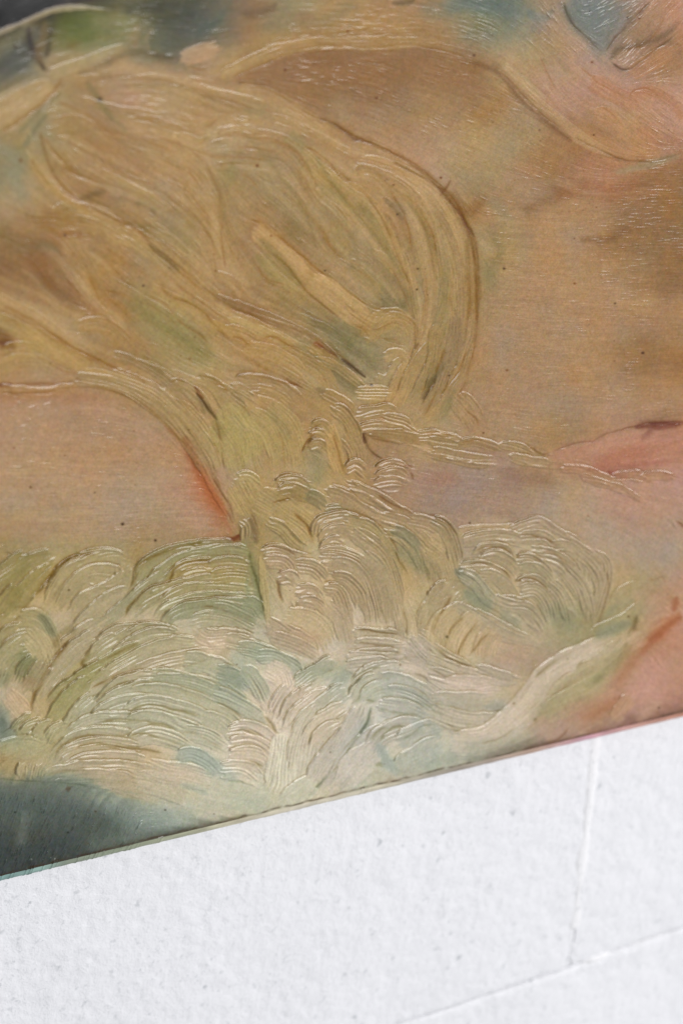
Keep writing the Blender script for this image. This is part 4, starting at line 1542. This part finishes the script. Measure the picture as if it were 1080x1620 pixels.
# ------------------------------------------------------------------ helpers
def mesh_obj(name, verts, faces, mat=None, parent=None, smooth_=False):
    me = bpy.data.meshes.new(name)
    verts = np.asarray(verts, np.float32); faces = np.asarray(faces, np.int32)
    nv, nf = len(verts), len(faces); k = faces.shape[1]
    me.vertices.add(nv); me.vertices.foreach_set('co', verts.ravel())
    me.loops.add(nf * k); me.loops.foreach_set('vertex_index', faces.ravel())
    me.polygons.add(nf); me.polygons.foreach_set('loop_start', np.arange(0, nf * k, k, dtype=np.int32))
    me.update(calc_edges=True)
    if smooth_: me.polygons.foreach_set('use_smooth', np.ones(nf, bool))
    if mat: me.materials.append(mat)
    o = bpy.data.objects.new(name, me); sc.collection.objects.link(o)
    if parent: o.parent = parent
    return o


def grid_faces(nr, nc, off=0, flip=False):
    i = np.arange(nr - 1)[:, None] * nc + np.arange(nc - 1)[None, :] + off
    f = np.stack([i, i + 1, i + nc + 1, i + nc], -1).reshape(-1, 4)
    return f[:, ::-1] if flip else f


def lin(c): return np.where(c <= .04045, c / 12.92, ((c + .055) / 1.055) ** 2.4)


def tag(o, label=None, cat=None, kind=None):
    if label: o['label'] = label
    if cat: o['category'] = cat
    if kind: o['kind'] = kind
    return o


def material(name):
    m = bpy.data.materials.new(name); m.use_nodes = True; nt = m.node_tree
    return m, nt, nt.nodes, nt.links, nt.nodes['Principled BSDF']


def node(nt, t, **kw):
    n = nt.nodes.new(t)
    for k, v in kw.items(): setattr(n, k, v)
    return n


# ------------------------------------------------------------------ materials
def paint_material(name, rough, coat):
    m, nt, N, L, P = material(name)
    at = node(nt, 'ShaderNodeAttribute', attribute_name='pigment')
    geo = node(nt, 'ShaderNodeTexCoord')
    nz = node(nt, 'ShaderNodeTexNoise'); nz.inputs['Scale'].default_value = 1500; nz.inputs['Detail'].default_value = 3
    L.new(geo.outputs['Object'], nz.inputs['Vector'])
    mr = node(nt, 'ShaderNodeMapRange'); mr.inputs['To Min'].default_value = 0.90; mr.inputs['To Max'].default_value = 1.10
    L.new(nz.outputs['Fac'], mr.inputs['Value'])
    mx = node(nt, 'ShaderNodeVectorMath', operation='SCALE'); L.new(at.outputs['Color'], mx.inputs[0]); L.new(mr.outputs[0], mx.inputs['Scale'])
    L.new(mx.outputs[0], P.inputs['Base Color'])
    n2 = node(nt, 'ShaderNodeTexNoise'); n2.inputs['Scale'].default_value = 45; n2.inputs['Detail'].default_value = 4
    L.new(geo.outputs['Object'], n2.inputs['Vector'])
    m2 = node(nt, 'ShaderNodeMapRange'); m2.inputs['From Min'].default_value = .3; m2.inputs['From Max'].default_value = .7
    m2.inputs['To Min'].default_value = rough - .06; m2.inputs['To Max'].default_value = rough + .08
    L.new(n2.outputs['Fac'], m2.inputs['Value']); L.new(m2.outputs[0], P.inputs['Roughness'])
    P.inputs['Coat Weight'].default_value = coat; P.inputs['Coat Roughness'].default_value = 0.19; P.inputs['Specular IOR Level'].default_value = 0.34
    P.inputs['Coat Tint'].default_value = (1.0, 0.995, 0.985, 1)
    bp = node(nt, 'ShaderNodeBump'); bp.inputs['Strength'].default_value = 0.30; bp.inputs['Distance'].default_value = 0.00012
    L.new(nz.outputs['Fac'], bp.inputs['Height']); L.new(bp.outputs[0], P.inputs['Normal'])
    return m


def wall_material(name, base, seed):
    m, nt, N, L, P = material(name)
    tc = node(nt, 'ShaderNodeTexCoord')
    mp = node(nt, 'ShaderNodeMapping'); mp.inputs['Location'].default_value = (seed, seed * .7, seed * 1.3); L.new(tc.outputs['Object'], mp.inputs[0])

    def noise(scale, det, r=.55):
        n = node(nt, 'ShaderNodeTexNoise'); n.inputs['Scale'].default_value = scale * 1.5; n.inputs['Detail'].default_value = det
        n.inputs['Roughness'].default_value = r; L.new(mp.outputs[0], n.inputs['Vector']); return n
    big = noise(14, 3); mid = noise(260, 4, .6); fine = noise(800, 3)
    pit = noise(120, 2, .5)
    # grit and unfilled pores that took less of the white paint
    pore = node(nt, 'ShaderNodeMapRange'); pore.inputs['From Min'].default_value = .60; pore.inputs['From Max'].default_value = .74
    L.new(mid.outputs['Fac'], pore.inputs['Value'])
    pat = node(nt, 'ShaderNodeMapRange'); pat.inputs['From Min'].default_value = .40; pat.inputs['From Max'].default_value = .66
    L.new(big.outputs['Fac'], pat.inputs['Value'])
    mu0 = node(nt, 'ShaderNodeMath', operation='MULTIPLY'); L.new(pore.outputs[0], mu0.inputs[0]); L.new(pat.outputs[0], mu0.inputs[1])
    pr = node(nt, 'ShaderNodeMapRange'); pr.inputs['From Min'].default_value = .63; pr.inputs['From Max'].default_value = .80
    L.new(pit.outputs['Fac'], pr.inputs['Value'])
    mu = node(nt, 'ShaderNodeMath', operation='MAXIMUM'); L.new(mu0.outputs[0], mu.inputs[0]); L.new(pr.outputs[0], mu.inputs[1])
    mix = node(nt, 'ShaderNodeMix', data_type='RGBA'); mix.inputs['A'].default_value = (*base, 1)
    mix.inputs['B'].default_value = (base[0] * .62, base[1] * .64, base[2] * .65, 1)
    L.new(mu.outputs[0], mix.inputs['Factor'])
    L.new(mix.outputs['Result'], P.inputs['Base Color'])
    P.inputs['Roughness'].default_value = 0.5; P.inputs['Specular IOR Level'].default_value = 0.4
    b1 = node(nt, 'ShaderNodeBump'); b1.inputs['Strength'].default_value = 0.42; b1.inputs['Distance'].default_value = 0.0011
    L.new(mid.outputs['Fac'], b1.inputs['Height'])
    b2 = node(nt, 'ShaderNodeBump'); b2.inputs['Strength'].default_value = 0.5; b2.inputs['Distance'].default_value = 0.0005
    L.new(fine.outputs['Fac'], b2.inputs['Height']); L.new(b1.outputs[0], b2.inputs['Normal']); L.new(b2.outputs[0], P.inputs['Normal'])
    return m


MAT_PAINT = paint_material('varnished_oil_paint', .32, .45)
MAT_EDGE = paint_material('painted_canvas_edge', .55, .0)
WALLC = (0.75, 0.755, 0.785)
MAT_BLOCK = wall_material('white_masonry_paint', WALLC, 0.0)
MAT_JOINT = wall_material('white_painted_mortar', (0.62, 0.62, 0.62), 3.0)
MAT_BEAD = wall_material('white_paint_bead', (0.80, 0.80, 0.82), 5.0)
m, nt, N, L, P = material('raw_stretcher_pine'); MAT_WOOD = m
wv = node(nt, 'ShaderNodeTexNoise'); wv.inputs['Scale'].default_value = 30
cr = node(nt, 'ShaderNodeValToRGB'); cr.color_ramp.elements[0].color = (.42, .28, .15, 1); cr.color_ramp.elements[1].color = (.58, .42, .25, 1)
L.new(wv.outputs['Fac'], cr.inputs[0]); L.new(cr.outputs[0], P.inputs['Base Color'])

# ------------------------------------------------------------------ the painting
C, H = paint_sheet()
EDGE_A, EDGE_B = (0, 1386.5), (1080, 1127.5)             # where the front face ends


def yedge(x): return EDGE_A[1] + (x - EDGE_A[0]) * (EDGE_B[1] - EDGE_A[1]) / (EDGE_B[0] - EDGE_A[0])


ey, ex = np.mgrid[0:RH, 0:RW].astype(np.float32); ed_ = yedge(ex + X0) - (ey + Y0)
al_ = np.clip(.62 + .35 * tab(ex / 26, ex * 0 + 3) + .25 * tab(ex / 7, ex * 0 + 8), .05, 1)
ln_ = np.exp(-((ed_ - 2.0 - .8 * tab(ex / 11, ex * 0 + 5)) / 1.5) ** 2) * al_ * .75      # broken dark line where the canvas turns over
C = C * (1 - ln_[..., None]) + hexrgb('4e4034') * ln_[..., None]
H -= ln_ * .5; H += np.exp(-((ed_ - 9) / 6) ** 2) * .35 * tab(ex / 9, ey / 9)
YP = -THICK
a0 = hit(*EDGE_A, YP); a1 = hit(*EDGE_B, YP)
au = (a1 - a0); au /= np.linalg.norm(au)                 # painting's own horizontal, in the wall's plane
av = np.array([-au[2], 0, au[0]])                        # and its vertical
print('painting hangs crooked by deg', math.degrees(math.atan2(au[2], au[0])))
RELIEF = 0.00031                                         # metres per unit of relief


def hitv(x, y):
    d = np.stack([(x - 540) / F, (y - 810) / F, np.ones_like(x)], -1) @ B.T
    t = (YP - cam_pos[1]) / d[..., 1]
    return cam_pos + d * t[..., None]


def to_uv(Pw): r = Pw - a0; return r @ au, r @ av


STEP = 0.96
xs = np.arange(-24, 1104, STEP); ncol = len(xs)
ytop = -22.0
nrow = int((yedge(540) - ytop) / STEP)
tt = np.linspace(0, 1, nrow)
XX = np.repeat(xs[None, :], nrow, 0); YY = yedge(XX) + (ytop - yedge(XX)) * tt[:, None]
W3 = hitv(XX, YY); U, V = to_uv(W3)
V[0] = 0
# ring of coarser paint out to the canvas's real, rectangular outline
umin, umax, vmax = U.min() - .16, U.max() + .16, V.max() + .14
bi = np.concatenate([np.arange(0, nrow) * ncol, (nrow - 1) * ncol + np.arange(1, ncol), (np.arange(nrow - 2, -1, -1)) * ncol + ncol - 1])
bu, bv = U.ravel()[bi], V.ravel()[bi]
ou = np.concatenate([np.full(nrow, umin), np.linspace(umin, umax, ncol)[1:], np.full(nrow - 1, umax)])
ov = np.concatenate([np.linspace(0, vmax, nrow), np.full(ncol - 1, vmax), np.linspace(vmax, 0, nrow)[1:]])
NR = 22
fr = (np.arange(1, NR + 1) / NR) ** 1.4
ru = bu[None] + (ou - bu)[None] * fr[:, None]; rv = bv[None] + (ov - bv)[None] * fr[:, None]
au_all = np.concatenate([U.ravel(), ru.ravel()]); av_all = np.concatenate([V.ravel(), rv.ravel()])
base3 = a0 + au_all[:, None] * au + av_all[:, None] * av
px, py = project(base3)


def refl(t, n):
    t = np.abs(t); p = 2 * (n - 2); t = t % p; return np.where(t > n - 2, p - t, t)


sx = refl(px - X0, RW); sy = refl(py - Y0, RH)
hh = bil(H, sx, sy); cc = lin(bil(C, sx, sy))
fall = np.ones(len(hh)); fall[ncol * nrow:] = np.repeat(1 - .7 * fr, len(bi))
verts = base3.copy(); verts[:, 1] -= hh * RELIEF * fall
nf = grid_faces(nrow, ncol)
nb = len(bi)
prev = bi; rf = []
for k in range(NR):
    cur = ncol * nrow + k * nb + np.arange(nb)
    rf.append(np.stack([prev[:-1], prev[1:], cur[1:], cur[:-1]], -1)); prev = cur
ringf = np.vstack(rf)

painting = bpy.data.objects.new('oil_painting', None); sc.collection.objects.link(painting)
painting.location = a0 + (umax + umin) / 2 * au
tag(painting, 'unframed oil painting with thick swirling ochre and cream brushwork, hung on the white wall', 'painting')
off = np.array(painting.location)


def put(name, vv, ff, mat, sm=True, pig=None, parent=None):
    o = mesh_obj(name, np.asarray(vv) - off, ff, mat, parent or painting, sm)
    if pig is not None:
        at = o.data.attributes.new('pigment', 'FLOAT_COLOR', 'POINT')
        at.data.foreach_set('color', np.concatenate([pig, np.ones((len(pig), 1))], 1).astype(np.float32).ravel())
    return o


PIG = 0.92
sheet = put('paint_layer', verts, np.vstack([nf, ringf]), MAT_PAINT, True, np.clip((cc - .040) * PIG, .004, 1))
# make sure the sheet faces the room
if sheet.data.polygons[10].normal.y > 0: sheet.data.flip_normals()

# canvas turned over the stretcher: rounded arris, then the side
Rr = 0.0052


def side(name, p_front, outward, along0, n, colour_fn):
    """p_front: (n,3) points on the front rim; outward: unit vector; a quarter-round and a flat side back to the wall"""
    rings = []
    prof = [(Rr * math.sin(t), Rr * (1 - math.cos(t))) for t in np.linspace(0, math.pi / 2, 12)] + [(Rr, d_) for d_ in (.007, .010, .013, THICK - .002)]
    cols = []
    for j, (o_, b_) in enumerate(prof):
        q = p_front + outward * o_; q = q.copy(); q[:, 1] += b_
        q[:, 1] -= 0.00012 * tab(along0 / .004 + j * .37, np.full(n, j * .21 + 3.3)) * (j > 0)
        rings.append(q); cols.append(colour_fn(j, len(prof)))
    return put(name, np.vstack(rings), grid_faces(len(prof), n), MAT_EDGE, True, np.clip(np.vstack(cols), 0, 1))


bot_idx = np.concatenate([[ncol * nrow + k * nb for k in range(NR - 1, -1, -1)], np.arange(ncol), [ncol * nrow + k * nb + nb - 1 for k in range(NR)]])
pf = verts[bot_idx]; pu = au_all[bot_idx]; pxb = px[bot_idx]
ekeys = [(-400, '7f9890'), (0, '7d9c98'), (70, '86a098'), (110, '838c7c'), (190, '88917c'), (300, 'a4a58c'), (380, 'c4bca4'), (480, 'cdc5b2'), (600, 'c2baa4'),
         (680, 'a49c8c'), (760, '9c9084'), (850, 'b49888'), (930, 'c094a0'), (1010, 'c09488'), (1080, 'b88470'), (1600, 'b88470')]
ek = np.array([k for k, _ in ekeys], float); ecol = np.array([hexrgb(c) for _, c in ekeys])
ebase = np.stack([np.interp(pxb, ek, ecol[:, i]) for i in range(3)], 1)


def edge_colour(j, n):
    c = lin(ebase * (1 + .05 * tab(pu / .006 + 5, np.full(len(pu), j * .5)))[:, None])
    streak = np.clip(tab(pu / .010 + 31, np.full(len(pu), j * .25 + 2.2)) - .8, 0, 1)[:, None] * .5
    return c * (1 - streak) + lin(hexrgb('5a4c3c')) * streak


eo = side('canvas_bottom_edge', pf, -av, pu, len(pu), edge_colour)
tag(eo, 'lighter turned-over canvas edge along the bottom of the painting')
lf = ncol * nrow + (NR - 1) * nb


def plain(c, n_): return lambda j, n: np.repeat(lin(hexrgb(c))[None], n_, 0)


li = lf + np.arange(0, nrow, 12); ti = lf + nrow - 1 + np.arange(0, ncol, 12); ri = lf + nrow - 1 + ncol - 1 + np.arange(0, nrow, 12)
lo_ = side('canvas_side_edge', verts[li], -au, av_all[li], len(li), plain('5a5a48', len(li)))
to_ = side('canvas_side_edge', verts[ti], av, au_all[ti], len(ti), plain('6a5a40', len(ti)))
ro_ = side('canvas_side_edge', verts[ri], au, av_all[ri], len(ri), plain('a07858', len(ri)))


def slab(name, u0, u1, v0, v1, y0, y1, mat):
    c = [(u, v, y) for y in (y0, y1) for v in (v0, v1) for u in (u0, u1)]
    vv = [a0 * [1, 0, 1] + au * u + av * v + np.array([0, y, 0]) for u, v, y in c]
    return put(name, vv, [[0, 1, 3, 2], [4, 6, 7, 5], [0, 4, 5, 1], [2, 3, 7, 6], [0, 2, 6, 4], [1, 5, 7, 3]], mat, False)


for args in ((umin + .003, umax - .003, .0, .045), (umin + .003, umax - .003, vmax - .045, vmax), (umin + .003, umin + .048, .0455, vmax - .0455), (umax - .048, umax - .003, .0455, vmax - .0455)):
    slab('stretcher_bar', *args, -THICK + .003, -.003, MAT_WOOD)

# ------------------------------------------------------------------ the block wall
wall = bpy.data.objects.new('block_wall', None); sc.collection.objects.link(wall); wall.location = (0, 0, 0)
tag(wall, 'white painted concrete block wall behind and below the painting', 'wall')
pj = hit(907, 1529, 0.0); pv = hit(908, 1500, 0.0); pv2 = hit(944, 1192, 0.0)
print('vertical joint lean deg', math.degrees(math.atan2(pv2[0] - pv[0], pv2[2] - pv[2])), 'len', pv2[2] - pv[2])
zj = pj[2]; xj = pv[0]
BH, BW, GAP = .203, .406, .0005
lean = (pv2[0] - pv[0]) / (pv2[2] - pv[2])


def block(x0, x1, z0, z1, dense, seed, lean0=0.0):
    st = .0013 if dense else .02
    nx = max(3, int((x1 - x0) / st)); nz_ = max(3, int((z1 - z0) / st))
    X, Z = np.meshgrid(np.linspace(0, 1, nx), np.linspace(z0, z1, nz_))
    xl = x0 + (Z - zj) * lean0 * (z0 >= zj - .001); xr = x1 + (Z - zj) * lean0 * (z0 >= zj - .001)
    Xw = xl + (xr - xl) * X
    Y = np.zeros_like(Xw)
    if dense:
        for sc_, am in ((.045, .00035), (.011, .00014), (.0046, .00012), (.0024, .00010)):
            Y += am * tab(Xw / sc_ + seed * 11.3, Z / sc_ + seed * 5.1)
        # chipped, softly rounded arrises
        ed = np.minimum(Z - z0, z1 - Z)
        ed = ed + .0010 * tab(Xw / .006 + seed, Z / .006)
        Y += .0009 * np.exp(-(np.clip(ed, 0, 1) / .0017) ** 2)
    v = np.stack([Xw, Y, Z], -1).reshape(-1, 3)
    f = grid_faces(nz_, nx)
    # sides going back into the wall
    rim = np.concatenate([np.arange(nx), np.arange(1, nz_) * nx + nx - 1, (nz_ - 1) * nx + np.arange(nx - 2, -1, -1), np.arange(nz_ - 2, 0, -1) * nx])
    back = v[rim].copy(); back[:, 1] = .09; n0 = len(v)
    bb = n0 + np.arange(len(rim)); r2 = np.roll(rim, -1); b2 = np.roll(bb, -1)
    f = np.vstack([f, np.stack([rim, bb, b2, r2], -1)])
    o = mesh_obj('block', np.vstack([v, back]), f, MAT_BLOCK, wall, dense)
    return o


course = 0
for r in range(-3, 5):
    z0 = zj + r * BH + GAP / 2; z1 = z0 + BH - GAP
    shift = 0 if r % 2 == 0 else BW / 2
    for k in range(-3, 4):
        x0 = xj + shift + k * BW + .00003; x1 = x0 + BW - .00006
        mx_, my_ = project(np.array([[x, 0, z] for x in (x0, x1) for z in (z0, z1)]))
        vis = mx_.max() > -60 and mx_.min() < 1140 and my_.max() > 1100 and my_.min() < 1680
        block(x0, x1, z0, z1, vis, r * 7 + k + 30, lean if r == 0 else 0.0)
        
zb = zj - 3 * BH; zt = zj + 5 * BH; xa, xb = xj - 3 * BW - .2, xj + 4 * BW
jo = mesh_obj('mortar', [[xa, .0017, zb], [xb, .0017, zb], [xb, .0017, zt], [xa, .0017, zt]], [[0, 1, 2, 3]], MAT_JOINT, wall)


def bead(name, p0, p1, w, h, seed, mat, sink=0.0, amp=.3):
    """a thin hand-struck bead of filler running from p0 to p1 on the wall"""
    p0 = np.array(p0, float); p1 = np.array(p1, float); Ln = np.linalg.norm(p1 - p0); n = max(8, int(Ln / .0012)); m = 11
    t = np.linspace(0, 1, n); d = (p1 - p0) / Ln; side_ = np.array([d[2], 0, -d[0]])
    vv = []
    for i, a in enumerate(t):
        ww = w * (1 + amp * float(tab(np.array([a * Ln / .010 + seed]), np.array([1.3]))[0]))
        taper = min(1, min(a, 1 - a) * Ln / .006 + .05)
        c = p0 + (p1 - p0) * a + side_ * .0004 * float(tab(np.array([a * Ln / .016 + seed]), np.array([7.7]))[0])
        for j in range(m):
            th = math.pi * j / (m - 1)
            q = c + side_ * (math.cos(th) * ww / 2 * (0.4 + .6 * taper)); q[1] = sink - h * math.sin(th) * taper + .0009
            vv.append(q)
    return mesh_obj(name, vv, grid_faces(n, m), mat, wall, True)


bt = np.array([xj + lean * (BH - .002), 0, zj + BH - .002])
bo = bead('vertical_mortar_joint', [xj + lean * .022, 0, zj + .022], bt, .0074, .0015, 3.0, MAT_BEAD)
tag(bo, 'raised white mortar line running down between two blocks')
# stretches where the bed joint was painted flush
xg0 = hit(926, 1522, 0)[0]; xg1 = hit(962, 1511, 0)[0]
bead('paint_fill', [xj + lean * .001, 0, zj + .001], [xj + lean * .0225, 0, zj + .0225], .0050, .0011, 5.0, MAT_BLOCK)
bead('paint_fill', [xg0 - .002, 0, zj], [xg1 + .002, 0, zj], .0042, .0016, 8.0, MAT_BEAD)
ob = sheet
print('tris', sum(len(o.data.polygons) * 2 for o in bpy.data.objects if o.type == 'MESH'))
